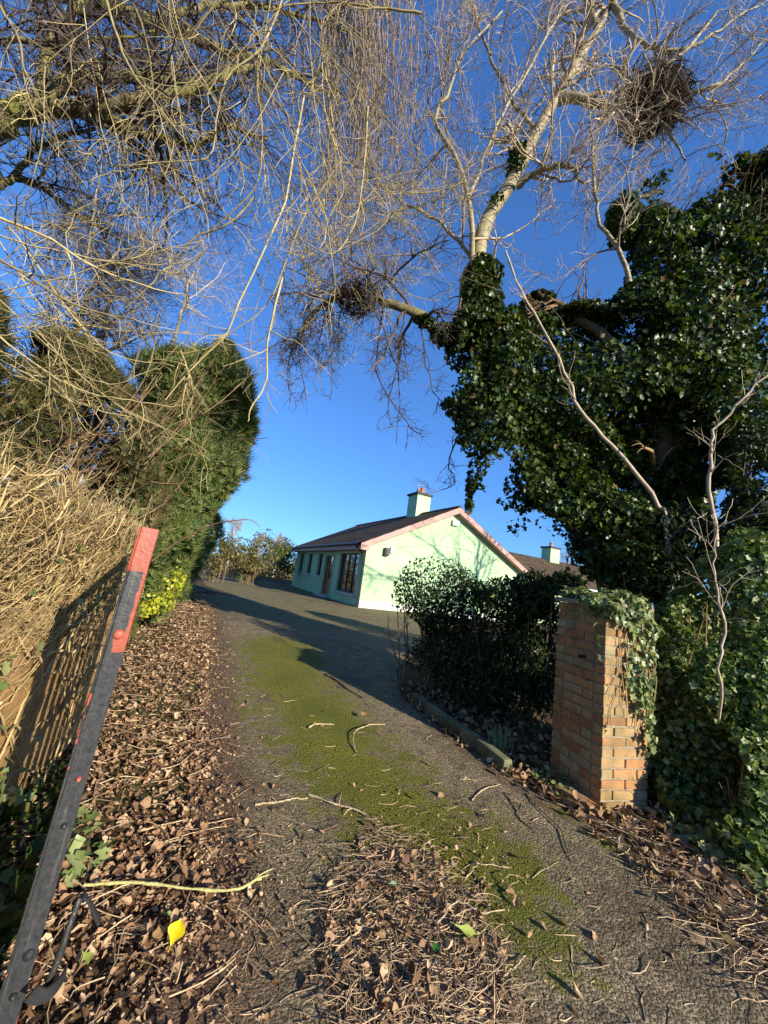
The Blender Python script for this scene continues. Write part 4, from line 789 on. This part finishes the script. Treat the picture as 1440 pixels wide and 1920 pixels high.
hl = [[(535, -20, 3.6), (488, 100, 3.5), (435, 145, 3.5), (410, 215, 3.5), (395, 290, 3.5), (310, 300, 3.5), (215, 305, 3.5)], [(475, 370, 3.6), (430, 420, 3.5), (370, 445, 3.5), (330, 490, 3.5), (290, 530, 3.4), (235, 575, 3.4)],
      [(570, 180, 3.8), (545, 330, 3.7), (520, 420, 3.6), (440, 600, 3.5), (420, 643, 3.5), (362, 705, 3.5), (315, 763, 3.5)], [(338, 658, 3.4), (358, 709, 3.4), (362, 752, 3.4), (348, 790, 3.4)], [(530, 520, 3.6), (503, 640, 3.6), (495, 716, 3.6), (470, 760, 3.6), (466, 787, 3.6)],
      [(195, -20, 3.0), (240, 120, 3.0), (290, 200, 3.0), (340, 270, 3.1)], [(0, 10, 2.9), (30, 80, 2.9), (40, 170, 2.9), (55, 230, 2.9)], [(480, 90, 3.7), (490, 230, 3.7), (480, 350, 3.6), (400, 430, 3.6), (330, 500, 3.6)], [(620, 20, 3.9), (600, 110, 3.9), (590, 160, 3.9), (575, 190, 3.9)],
      [(690, 200, 4.4), (680, 330, 4.3), (660, 430, 4.3), (620, 480, 4.2), (560, 450, 4.2)], [(640, 300, 4.2), (560, 420, 4.1), (500, 560, 4.0), (420, 620, 3.9), (330, 700, 3.9)], [(-20, 400, 2.8), (90, 450, 2.9), (200, 520, 3.0), (330, 560, 3.1)], [(-20, 475, 2.8), (60, 520, 2.8), (150, 570, 2.9), (260, 600, 3.0)], [(790, 25, 3.4), (700, 15, 3.4), (600, 0, 3.4), (500, 20, 3.4)]]
HP = np.stack([spline(atd(h), 20) for h in hl]); HP[:, 1:] += np.cumsum(rng.normal(size=HP[:, 1:].shape) * .006, 1); HR = np.full(HP.shape[:2], 1.) * np.linspace(.0105, .005, 20)
st_ = []
for k in range(62):
    px, py, d = rng.uniform(-60, 640), rng.uniform(-170, 160), rng.uniform(3.0, 5.0); sx = rng.normal(60, 170); L_ = rng.uniform(200, 480)
    st_.append(spline([at(px, py, d), at(px + sx * .5 + rng.normal() * 25, py + L_ * .4, d), at(px + sx + rng.normal() * 40, py + L_ * .8, d + .1), at(px + sx * 1.1 + rng.normal() * 60, py + L_, d)], 20))
for k in range(30):
    px, py, d = rng.uniform(-90, 60), rng.uniform(380, 690), rng.uniform(2.8, 4.2); L_ = rng.uniform(160, 420); an = radians(rng.normal(-16, 22))
    st_.append(spline([at(px, py, d), at(px + L_ * .5, py - L_ * .5 * sin(an) * 1.5 + rng.normal() * 14, d), at(px + L_, py - L_ * sin(an) + rng.normal() * 30, d + .1)], 20))
SP = np.array(st_); SP[:, 1:] += np.cumsum(rng.normal(size=SP[:, 1:].shape) * .007, 1); SR = np.full(SP.shape[:2], 1.) * np.linspace(1, .45, 20) * rng.uniform(.003, .0085, (len(SP), 1))
GP, GR = np.concatenate([HP, SP]), np.concatenate([HR, SR]); k1 = grow(GP, GR, 7, (.2, .8), (25, 70), .01, .17, 8, .62, .1, .0034); k2 = grow(*k1, 3, (.1, .4), (20, 55), .04, .18, 5, .7, .1, .0026)
twmesh('drooping_twigs', [(GP, GR), k1, k2], BK_GOLD, MT, (5, 4, 3))

# --- curtain of weeping strands hanging from the mossy tree's overhead limb
limbobj('limb', atd([(700, -100, 5.8), (760, -125, 5.9), (840, -110, 6.0)]), .04, .015, BK_MOSS, MT)
st_ = []
for k in range(225):
    px, py, d = rng.normal(665, 36) if k % 2 else rng.uniform(560, 860), rng.uniform(-200, 120), rng.uniform(5.2, 6.8); L_ = rng.uniform(260, 560) * (1 if abs(px - 665) < 70 else .75); sx = rng.normal(-8, 30)
    st_.append(spline([at(px, py, d), at(px + sx * .3 + rng.normal() * 9, py + L_ * .35, d), at(px + sx * .7 + rng.normal() * 12, py + L_ * .7, d), at(px + sx + rng.normal() * 30, py + L_, d)], 18))
SP = np.array(st_); SP[:, 1:] += np.cumsum(rng.normal(size=SP[:, 1:].shape) * .018, 1); SR = np.full(SP.shape[:2], 1.) * np.linspace(1, .5, 18) * rng.uniform(.0045, .0095, (len(SP), 1))
k1 = grow(SP, SR, 7, (.15, .6), (15, 60), .05, .2, 6, .7, .05, .0042); twmesh('strands', [(SP, SR), k1], BK_PURP, MT, (4, 3))
net = []
for k in range(90):
    px, py, d = rng.uniform(470, 760), rng.uniform(300, 520), rng.uniform(4.6, 6.0); L_ = rng.uniform(80, 260); an = rng.uniform(-.5, 2.2)
    net.append(spline([at(px, py, d), at(px + L_ * .5 * cos(an) + rng.normal() * 15, py + L_ * .5 * sin(an) + 20, d), at(px + L_ * cos(an), py + L_ * sin(an), d)], 10))
net = np.array(net); NR = np.full(net.shape[:2], 1.) * np.linspace(1, .5, 10) * rng.uniform(.004, .009, (len(net), 1)); k1 = grow(net, NR, 6, (.2, .6), (25, 65), .03, .2, 6, .65, .1, .004); k2 = grow(*k1, 3, (.1, .3), (25, 65), .03, .2, 5, .7, .1, .003)
twmesh('strands', [(net, NR), k1, k2], BK_GOLD, MT, (4, 3, 3))

# --- dark bare trees farther back on the left, and others beyond the house
def baretree(label, base, h, r, mat, n=(14, 8, 5), spread=(.9, 2.0), grp=None, lean=(0, 0), sides=(5, 3, 3), rm=.004):
    base = np.array([base[0], base[1], gz(base[0], base[1])]); t = thing('bare_tree', base, label, 'tree', grp)
    o, l = limbobj('trunk', [base - ez * .1, base + np.array([lean[0] * .3 + .1, lean[1] * .3, h * .35]), base + np.array([lean[0] * .6, lean[1] * .6, h * .7]), base + np.array([lean[0], lean[1], h])], r, r * .2, mat, t, 24, 9, .03)
    a, b = rs(l); s = h / 6
    g1 = grow(a[None], b[None], n[0], (spread[0] * s, spread[1] * s), (30, 65), -.04, .14, 9, .5, .25, rm * 2); g2 = grow(*g1, n[1], (.5 * s, 1.1 * s), (25, 60), -.02, .18, 7, .6, .15, rm * 1.3); g3 = grow(*g2, n[2], (.25 * s, .6 * s), (25, 60), 0, .2, 5, .7, .1, rm)
    twmesh('crown', [g1, g2, g3], mat, t, sides); return t
p = at(40, 900, 7.5); baretree('dark bare tree behind the conifers at the left edge', p, 7.5, .13, BK_DARK, (26, 9, 6), grp='bare trees behind the left conifers', lean=(.3, 0))
p = at(130, 900, 9.0); baretree('slim dark bare tree between the left conifers and the mossy limbs', p, 8.5, .12, BK_DARK, (26, 9, 6), grp='bare trees behind the left conifers', lean=(-.3, 0))
p = at(260, 900, 10.5); baretree('paler bare tree seen through the golden twigs above the pointed conifer', p, 9.5, .13, BK_PALE, (20, 8, 5), grp='bare trees behind the left conifers')
for px, d, h, lb in ((425, 34, 4.6, 'small pale bare tree above the far hedge beside the dark conifer'), (515, 38, 3.9, 'pale bare tree behind the shrubs near the house corner'), (600, 46, 4.6, 'faint bare tree showing over the far roof end'), (478, 42, 4.2, 'faint bare tree over the middle of the far hedge')):
    p = at(px, 1060, d); baretree(lb, p, h, .12, BK_PALE, (20, 9, 5), grp='far bare trees beyond the drive', rm=.009)
p = at(1052, 1080, 40); baretree('small far bare tree above the wing roof by its chimney', p, 6.2, .12, BK_PALE, (20, 8, 5), rm=.01)
bt2 = baretree('bare tree beyond the ivy to the right, throwing branch shadows on the gable', (13.4, 9.6), 9.5, .11, BK_CHERRY, (22, 8, 3), (2.2, 4.2)); ll = []
for z0_, pts in ((3.6, [(11.6, 7.8, 5.6), (9.6, 5.8, 7.0), (8.2, 4.6, 8.0)]), (4.2, [(12.0, 8.0, 6.0), (10.4, 6.4, 6.6), (8.8, 4.9, 6.7)]), (5.0, [(12.2, 8.6, 7.2), (11.0, 7.2, 8.4), (10.2, 6.2, 9.2)])):
    o, l = limbobj('limb', [(13.43, 9.6, z0_)] + [np.array(q) for q in pts],                 .042, .014, BK_CHERRY, bt2); ll.append(rs(l))
g1 = grow(*pack(ll), 14, (.8, 2.0), (30, 65), 0, .15, 8, .5, .15, .010); g2 = grow(*g1, 6, (.4, 1.0), (25, 60), 0, .2, 6, .6, .1, .007); twmesh('crown', [g1, g2], BK_CHERRY, bt2, (4, 3))
# far shrubs where the drive bends
far = [('olive far shrub at the foot of the dark conifers', 410, 1045, 19, 26, 44, FARLEAF), ('tall mixed shrub behind the patch of grass', 450, 1042, 23, 30, 42, FARLEAF), ('tawny shrub to the right of the grass patch', 490, 1040, 24, 28, 36, FARLEAF), ('round green shrub by the far house corner', 528, 1052, 25, 28, 30, FARGREEN), ('tawny shrub behind the round green one', 520, 1032, 30, 34, 22, FARLEAF), ('low brown shrub between the tall mixed and tawny ones', 470, 1066, 21, 24, 18, FARLEAF)]
for k, (lb, px, py, d, rx, ry, m_) in enumerate(far):
    bb = at(px, py, d); bush('far_shrub', lb, 'shrub', (bb[0], bb[1], gz(bb[0], bb[1])), [(px, py, d, rx, ry, 1.0, 1300), (px + rng.uniform(-10, 10), py - ry * .3, d, rx * .7, ry * .9, .8, 800)], (.10, .2), OVT, m_, 60 + k, 14, 'shrubs where the drive bends', thr=-.5)
n = 5000; q = inpoly([(446, 1079), (470, 1077), (474, 1086), (452, 1088)], n); gp = np.array([ground(*x) for x in q[:700]]); gp = np.repeat(gp, 4, 0) + rng.normal(size=(2800, 3)) * np.array([.15, .3, 0]); V, F = leaves(gp, np.tile([0, -1., .2], (2800, 1)), rng.uniform(.12, .3, 2800), tmpl_oval(.05, .01, 0), (0, 0, 1), .9, .6)
o = link('grass_patch', mesh('grass_patch', V, F), GRASS); tag(o, 'bright sunlit patch of grass among the far shrubs', 'grass', kind='stuff')
# distant hedges round the garden
for k, (x, y, rx, ry, h, n) in enumerate([(-16, 40, 12, 2, 2.4, 5000), (6, 62, 26, 3, 3.2, 5000), (34, 40, 14, 4, 3.5, 4000)]):
    P, N_ = blob((x, y, 0), (rx, ry, h), n, .7, Waves(.8, 90 + k), .12); kk = P[:, 2] > 0; v, f = leaves(P[kk], N_[kk], rng.uniform(.3, .6, kk.sum()), OVT, None, 0, .6); o = link('hedge', mesh('hedge', v, f), FARLEAF)
    tag(o, ['long tawny hedge closing the garden at the left end', 'far hedge behind the house', 'hedge beyond the wing at the right'][k], 'hedge')

# --- nests
def nest(label, c, r, n, mat=BK_DARK):
    d = nrm(rng.normal(size=(n, 3))); c = np.asarray(c); lw = Waves(4.5, n); P = c + d * np.asarray(r) * rng.uniform(.3, 1, (n, 1)) ** .5 * (1 + .16 * lw(d))[:, None]; t = nrm(np.cross(d, rng.normal(size=(n, 3))) + d * rng.normal(.1, .45, (n, 1))); L = rng.uniform(.12, .6, (n, 1)) * np.mean(r) * 2
    Q = np.stack([P - t * L * .5, P - t * L * .15 + rng.normal(size=(n, 3)) * .015, P + t * L * .2 + rng.normal(size=(n, 3)) * .015, P + t * L * .5 - ez * .02], 1); v, f = tubes(Q, np.full(Q.shape[:2], 1.) * np.array([1.2, 1, .8, .45]) * rng.uniform(.0025, .0075, (n, 1)), 3)
    o = link('twig_nest', mesh('twig_nest', v, f), mat, None, True); return tag(o, label, 'nest')
NEST = barkmat('nest twigs', [(.3, (.03, .022, .016)), (.7, (.10, .075, .05))], 10, .3, island=.6)
nest('large shaggy twig nest on the cherry limb high on the right', at(1230, 190, 5.5), (.43, .37, .42), 1500, NEST); nest('lower lobe of twigs hanging under the large nest', at(1195, 240, 5.45), (.24, .22, .24), 350, NEST)
nest('small dark twig nest on the mossy limb in the middle of the sky', at(668, 560, 4.95), (.30, .25, .18), 420, NEST)

# ------------------------------------------------------------------ litter, sticks and single leaves on the ground
def tmpl_dead(seed):
    r = np.random.default_rng(seed); rows = 6; wpr = [.06, .28, .38, .36, .28, .12]; cu, tw_, bl = r.uniform(-1.0, 1.2), r.uniform(-.8, .8), r.uniform(.15, 1.1); v = []
    for i in range(rows):
        y = i / (rows - 1)
        for j in (-1, -.5, 0, .5, 1):
            w = wpr[i] * (1 + .25 * r.normal() * abs(j)); v.append((j * w * cos(bl * j * .9), y + .05 * r.normal() * abs(j), w * abs(sin(bl * j)) * .8 + cu * (y - .5) ** 2 * .6 + tw_ * j * w * y + .02 * r.normal()))
    f = []
    for i in range(rows - 1):
        for j in range(4): a = i * 5 + j; f += [(a, a + 1, a + 6), (a, a + 6, a + 5)]
    return np.array(v, float), np.array(f)
DT = [tmpl_dead(k) for k in range(10)]
def deadleaves(name, P, size, up=.75, mat=BROWN):
    parts = []; who = rng.integers(0, len(DT), len(P))
    for k, tm in enumerate(DT):
        q = P[who == k]
        if len(q): parts.append(leaves(q, np.tile([0, 0, 1.0], (len(q), 1)), rng.uniform(*size, len(q)) * rng.uniform(.7, 1.2, len(q)), tm, jitter=up))
    v, f = joinm(parts); me = mesh(name, v, f); return link(name, me, mat, None, True)
def onground(P, lift): P = np.array(P, float); P[:, 2] = gz(P[:, 0], P[:, 1]) + lift; return P
def groundtwigs(P, L, r, lift=(.004, .02), an=None, curl=.5, K=6):
    n = len(P); a = rng.uniform(0, 2 * pi, n) if an is None else an; L = rng.uniform(*L, n) if isinstance(L, tuple) else L; h = rng.uniform(*lift, n); pts = []; p = np.array(P, float)[:, :2].copy(); cv = rng.normal(size=n) * curl; z = h; tilt = rng.normal(size=n) * .05
    for k in range(K):
        zz = gz(p[:, 0], p[:, 1]) + np.maximum(.003, z + tilt * (k / (K - 1)) * L); pts.append(np.column_stack([p, zz])); p = p + np.column_stack([np.cos(a), np.sin(a)]) * (L / (K - 1))[:, None]; a = a + cv / K + rng.normal(size=n) * .18
    Pn = np.stack(pts, 1); return Pn, np.full((n, K), 1.) * np.linspace(1, .6, K) * rng.uniform(*r, n)[:, None]
TWIGM = barkmat('fallen twig', [(.3, (.27, .19, .115)), (.7, (.56, .44, .29))], 20, .3, island=.85)
def stuff(o, lb, cat): return tag(o, lb, cat, kind='stuff')
# left bank
n = 27000; vi = rng.integers(30, NV - 60, n); lat = rng.uniform(-1.45, .7, n); keep = rng.uniform(size=n) < np.where(lat < 0.02, np.clip(1.15 + lat * .6, .25, 1), np.exp(-((lat - .02) / .085) ** 1.2)); vi, lat = vi[keep], lat[keep]
P = Lp[vi] + np.column_stack([lat * .93, lat * .35, 0 * lat]) + rng.normal(size=(len(vi), 3)) * .02; side = ((P - W0) @ wn > .03) | (P[:, 1] > W1[1]); P = onground(P[side], rng.uniform(.003, .045, side.sum()))
stuff(deadleaves('leaf_litter', P, (.018, .052), .42), 'deep drift of brown fallen leaves along the left side of the drive', 'leaf litter')
k = rng.integers(0, len(P), 900); T_, R_ = groundtwigs(P[k], (.06, .3), (.0018, .004), (.02, .06)); v, f = tubes(T_, R_, 4)
stuff(link('twig_litter', mesh('twig_litter', v, f), TWIGM, None, True), 'small twigs scattered through the left leaf drift', 'twigs')
# mound of debris in the middle foreground
pile = [(700, 1545), (655, 1600), (615, 1660), (605, 1760), (640, 1860), (670, 1990), (980, 1990), (960, 1850), (930, 1760), (880, 1680), (800, 1600), (740, 1560)]
q = np.concatenate([inpoly(pile, 2900), np.column_stack([rng.normal(785, 70, 600), rng.normal(1750, 110, 600)])]); rng.shuffle(q); q = q[q[:, 1] < 2100]; gp = np.array([ground(*x) for x in q]); cpt = np.array([760, 1740]); dd = np.linalg.norm((q - cpt) / np.array([170, 210]), axis=1); hgt = .05 * np.exp(-dd ** 2)
stuff(deadleaves('leaf_litter', onground(gp[:700], hgt[:700] * rng.uniform(.2, 1, 700) + .004), (.02, .048)), 'mound of shrivelled leaves in the middle of the drive', 'leaf litter')
T_, R_ = groundtwigs(gp[700:], (.03, .18), (.0008, .0023), (.004, .04), curl=1.5); v, f = tubes(T_, R_, 4)
stuff(link('twig_litter', mesh('twig_litter', v, f), TWIGM, None, True), 'tangle of twigs heaped in the middle of the drive', 'twigs')
q = inpoly([(430, 1240), (400, 1400), (390, 1700), (400, 1990), (640, 1990), (560, 1800), (620, 1560), (560, 1400), (520, 1260)], 230); q2 = inpoly([(470, 1215), (420, 1500), (430, 1900), (1340, 1990), (1200, 1700), (1000, 1520), (780, 1350), (640, 1240)], 430)
gp = np.array([ground(*x) for x in np.concatenate([q, q2])]); T_, R_ = groundtwigs(gp, (.03, .16), (.0012, .003), (.002, .008), curl=.8); v, f = tubes(T_, R_, 4)
stuff(link('twig_litter', mesh('twig_litter', v, f), TWIGM, None, True), 'stray bits of twig strewn over the mossy drive', 'twigs')
stuff(deadleaves('leaf_litter', onground(gp[rng.integers(0, len(gp), 130)] + rng.normal(size=(130, 3)) * .15, .006), (.03, .06)), 'odd dead leaves dotted over the drive', 'leaf litter')
# fine leaf mould crumbs and needles beside the kerb and the left edge
q = np.concatenate([inpoly([(760, 1320), (850, 1400), (960, 1490), (1150, 1590), (1100, 1520), (960, 1455), (830, 1370)], 900), inpoly([(380, 1200), (370, 1400), (360, 1900), (480, 1990), (450, 1500), (430, 1250)], 1300)])
gp = np.array([ground(*x) for x in q]); T_, R_ = groundtwigs(gp, (.015, .06), (.0008, .0018), (.002, .006), curl=.6, K=4); v, f = tubes(T_, R_, 3)
stuff(link('needle_litter', mesh('needle_litter', v, f), barkmat('brown needles', [(.3, (.12, .06, .035)), (.7, (.34, .2, .12))], 20, .2, island=.7)), 'thin drift of brown needles and crumbs along the drive edges', 'leaf litter')
# right verge and planting bed
n = 2600; vi = rng.integers(44, 150, n); lat = rng.uniform(-.05, 1.5, n); P = Rp[vi] + np.column_stack([lat * .9, lat * .35, 0 * lat]) + rng.normal(size=(n, 3)) * .03
loc = np.column_stack([(P - Np) @ pX, (P - Np) @ pY]); kk = ~((loc[:, 0] > -.01) & (loc[:, 0] < PW + .01) & (loc[:, 1] > -.01) & (loc[:, 1] < PL + .01)); P = P[kk]
stuff(deadleaves('leaf_litter', onground(P, rng.uniform(.004, .05, len(P))), (.03, .075)), 'brown leaves lying along the right verge and under the shrubs', 'leaf litter')
q = inpoly([(1130, 1560), (1240, 1540), (1440, 1640), (1560, 1800), (1560, 1990), (1440, 1880), (1290, 1720)], 700); gp = np.array([ground(*x) for x in q]); T_, R_ = groundtwigs(gp, (.06, .34), (.0009, .003), (.004, .04), curl=1.1); v, f = tubes(T_, R_, 4)
stuff(link('twig_litter', mesh('twig_litter', v, f), TWIGM, None, True), 'dry stems and twigs matted over the right verge', 'twigs')
def groundivy(name, q, n, size, mat, lb):
    gp = np.array([ground(*x) for x in inpoly(q, n)]); v, f = leaves(onground(gp, rng.uniform(.01, .09, n)), np.tile([0, -.2, 1.0], (n, 1)), rng.uniform(*size, n), IVT, None, 0, .5); stuff(link(name, mesh(name, v, f), mat), lb, 'ground ivy')
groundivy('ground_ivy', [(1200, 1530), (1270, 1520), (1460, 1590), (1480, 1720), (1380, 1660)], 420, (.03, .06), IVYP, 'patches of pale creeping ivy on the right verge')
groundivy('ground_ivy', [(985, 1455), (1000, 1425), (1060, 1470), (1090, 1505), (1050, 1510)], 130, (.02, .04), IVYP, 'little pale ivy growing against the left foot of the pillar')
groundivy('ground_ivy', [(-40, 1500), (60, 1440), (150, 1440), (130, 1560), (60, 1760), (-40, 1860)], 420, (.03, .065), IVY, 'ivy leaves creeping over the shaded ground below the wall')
groundivy('ground_ivy', [(110, 1560), (200, 1540), (190, 1620), (130, 1680)], 45, (.035, .07), IVYP, 'few green leaves at the inner side of the gate foot')
# single sticks, each a thing
STK = barkmat('pale stick', [(.3, (.27, .19, .10)), (.55, (.46, .36, .21)), (.75, (.6, .5, .32))], 45, .7); STY = barkmat('yellow green stick', [(.3, (.30, .28, .09)), (.55, (.46, .43, .17)), (.75, (.58, .54, .25))], 45, .7); STD = barkmat('dark stick', [(.3, (.05, .035, .025)), (.7, (.15, .105, .07))], 30, .5)
def stick(lb, pts, ra, rb, mat=STK, lift=.006, arch=0, side=None):
    P = np.array([ground(*p) for p in pts]); P = spline(P, 26); t = np.linspace(0, 1, 26); P[:, 2] = gz(P[:, 0], P[:, 1]) + lift + ra + arch * np.sin(pi * t); ra *= .8; rb *= .8; P[1:-1] += np.repeat(rng.normal(size=(8, 3)), 3, 0) * np.array([.0035, .0035, .001]) + rng.normal(size=(24, 3)) * np.array([.0015, .0015, .0005])
    R = np.linspace(ra, rb, 26) * (1 + .2 * rng.normal(size=26)).clip(.6, 1.6); o = []; parts = [tubes(P[None], R[None], 8)]
    if side:
        for (u, px, py) in side: g = ground(px, py) + ez * (lift + .004); s_ = P[int(u * 25)]; Q = spline([s_, (s_ + g) / 2 + ez * .008, g], 26); parts.append(tubes(Q[None], np.linspace(ra * .7, rb * .6, 26)[None], 6))
    v, f = joinm(parts); tag(link('fallen_stick', mesh('fallen_stick', v, f), mat, None, True), lb, 'stick', 'sticks lying on the drive')
stick('long yellow-green stick lying on leaves beside the gate foot', [(150, 1692), (230, 1690), (300, 1697), (380, 1704), (440, 1702), (485, 1678)], .0075, .005, STY, .055, .01, [(.9, 508, 1655), (.85, 500, 1668)])
stick('thin stick bent into a hoop on the moss', [(668, 1415), (661, 1395), (666, 1380), (690, 1366), (722, 1360)], .007, .005, STK, .002, .03)
stick('short pale stick near the middle of the moss, farther than the hoop', [(578, 1368), (590, 1361), (608, 1361), (626, 1362)], .009, .006)
stick('slender forked branch slanting into the twig heap', [(578, 1494), (620, 1512), (660, 1524), (690, 1538), (712, 1560)], .008, .004, STK, .006, .01, [(.35, 640, 1490), (.5, 644, 1532)])
stick('dark bent stick at the edge of the shade', [(608, 1266), (630, 1278), (650, 1294), (680, 1312)], .014, .008, STD)
stick('long pale runner trailing from the pillar foot down the verge', [(1035, 1508), (1090, 1530), (1150, 1560), (1230, 1592), (1320, 1640), (1390, 1690)], .006, .004, STK, .012, .01)
stick('dry white stick pointing at the moss from the left of the drive', [(478, 1512), (520, 1506), (576, 1500)], .007, .005, STK, .004, 0, [(.5, 500, 1494)])
stick('pale angled stick ending in a knee on the twig heap', [(812, 1762), (830, 1738), (848, 1718), (866, 1716), (902, 1734), (945, 1722)], .0045, .003, STK, .03, .02)
stick('thick broken stick lying on the left of the twig heap', [(612, 1808), (640, 1786), (664, 1768), (690, 1744)], .006, .005, STK, .02, .01)
stick('straight brown stick standing out along the left side of the heap', [(608, 1830), (612, 1790), (613, 1764)], .007, .006, BK_BROWN, .015)
stick('curved pale twig on moss right of the heap', [(872, 1652), (888, 1634), (905, 1628), (958, 1630)], .004, .003, STK, .004, .012)
stick('dark twig curving beside the heap on the right', [(886, 1640), (900, 1668), (908, 1690), (914, 1712)], .004, .003, STD)
stick('thin grey root-like stick on the gravel left of the pillar', [(952, 1496), (968, 1520), (976, 1540), (1002, 1560)], .006, .004, BK_BROWN)
stick('long dark bramble stem curving over the gravel in front of the pillar', [(985, 1490), (1010, 1520), (1048, 1556), (1060, 1590), (1070, 1620)], .005, .003, STD, .004, .008)
stick('knobbly pale twig near the kerb end', [(884, 1504), (905, 1484), (936, 1474)], .006, .004)
stick('short white twig on gravel below the kerb end', [(862, 1464), (880, 1464), (894, 1468)], .006, .004)
stick('bare twig in the bottom right foreground', [(938, 1870), (946, 1846), (960, 1826), (985, 1800)], .004, .003, STK, .01, .01, [(.5, 965, 1850)])
stick('pale curled stick at the bottom edge of the heap', [(815, 1880), (838, 1882), (860, 1900), (912, 1914)], .0045, .003, STK, .015, .01)
stick('thin straight straw beside the yellow leaf', [(292, 1855), (330, 1835), (366, 1815)], .0035, .002, STK, .012)
stick('slim straight straw right of the gate latch', [(138, 1803), (185, 1782), (225, 1768), (272, 1777)], .0026, .002, STK, .03)
def bigleaf(lb, px, py, L, ang, col, w=.42, lift=.05, tilt=.25, nm='fallen_leaf'):
    m = leafmat(lb[:12], [(0, tuple(c * .8 for c in col)), (1, col)], .45, .25); p = ground(px, py); p[2] += lift; v = []; f = []; a = radians(ang); X_ = np.array([cos(a), sin(a), .1]); Y_ = nrm(np.array([-sin(a), cos(a), tilt])); n = nrm(np.cross(X_, Y_))
    wp = [.05, .55, .9, 1, .85, .5, .22, .05]
    for i, q in enumerate(wp):
        y = i / 7 - .5
        for j in (-1, -.5, 0, .5, 1): v.append(p + L * (y * Y_ + j * q * w * X_ + (.12 * abs(j) * q + .25 * y * y + .02 * rng.normal()) * n))
    for i in range(7):
        for j in range(4): b = i * 5 + j; f.append((b, b + 1, b + 6, b + 5))
    s0, s1 = p + L * (.5 * Y_ + .06 * n), p + L * (.72 * Y_ + .04 * n); tv, tf = tubes(np.array([[s0, (s0 + s1) / 2, s1]]), np.full((1, 3), .0014), 4)
    V, F = joinm([(np.array(v), np.array(f)), (tv, tf)]); tag(link(nm, mesh(nm, V, F), m, None, True), lb, 'leaf')
bigleaf('bright yellow round leaf on the brown litter near the gate', 320, 1800, .066, 176, (.85, .68, .01), .5, .085, -.9)
bigleaf('yellow-green drooping leaf on the twig heap', 872, 1775, .10, 78, (.50, .56, .12), .26)
bigleaf('small green leaf sticking up in the twig heap', 814, 1804, .04, 20, (.05, .20, .03), .4)
bigleaf('pale blue-green leaf at the tip of a long twig on the heap', 735, 1680, .04, 120, (.36, .50, .32), .35)
bigleaf('green leaf pair lying in the litter beside the latch', 152, 1830, .05, 60, (.30, .38, .08), .4)
bigleaf('tan curled leaf left of the bright yellow one', 292, 1778, .055, 30, (.55, .34, .14), .4)
bigleaf('small green leaf above the bright yellow one', 310, 1741, .03, 100, (.38, .46, .14), .35)
bigleaf('tan leaf standing near the hooped stick', 680, 1349, .085, 20, (.52, .30, .14), .4)

# broken crumbs of leaf working into the soil at the edges of the drifts
n = 15000; vi = rng.integers(30, NV - 60, n); lat = np.where(rng.uniform(size=n) < .6, rng.uniform(-1.3, .1, n), np.abs(rng.normal(size=n)) * .22); P = Lp[vi] + np.column_stack([lat * .93, lat * .35, 0 * lat]) + rng.normal(size=(n, 3)) * .02; side = ((P - W0) @ wn > .03) | (P[:, 1] > W1[1]); P = onground(P[side], rng.uniform(.002, .03, side.sum()))
q = np.column_stack([rng.normal(785, 90, 3000), rng.normal(1740, 130, 3000)]); q = q[q[:, 1] < 2100]; P2 = onground([ground(*x) for x in q], rng.uniform(.002, .02, len(q)))
stuff(deadleaves('leaf_crumbs', np.concatenate([P, P2]), (.006, .022), .8), 'broken crumbs of dead leaf between the drifts and the tarmac', 'leaf litter')
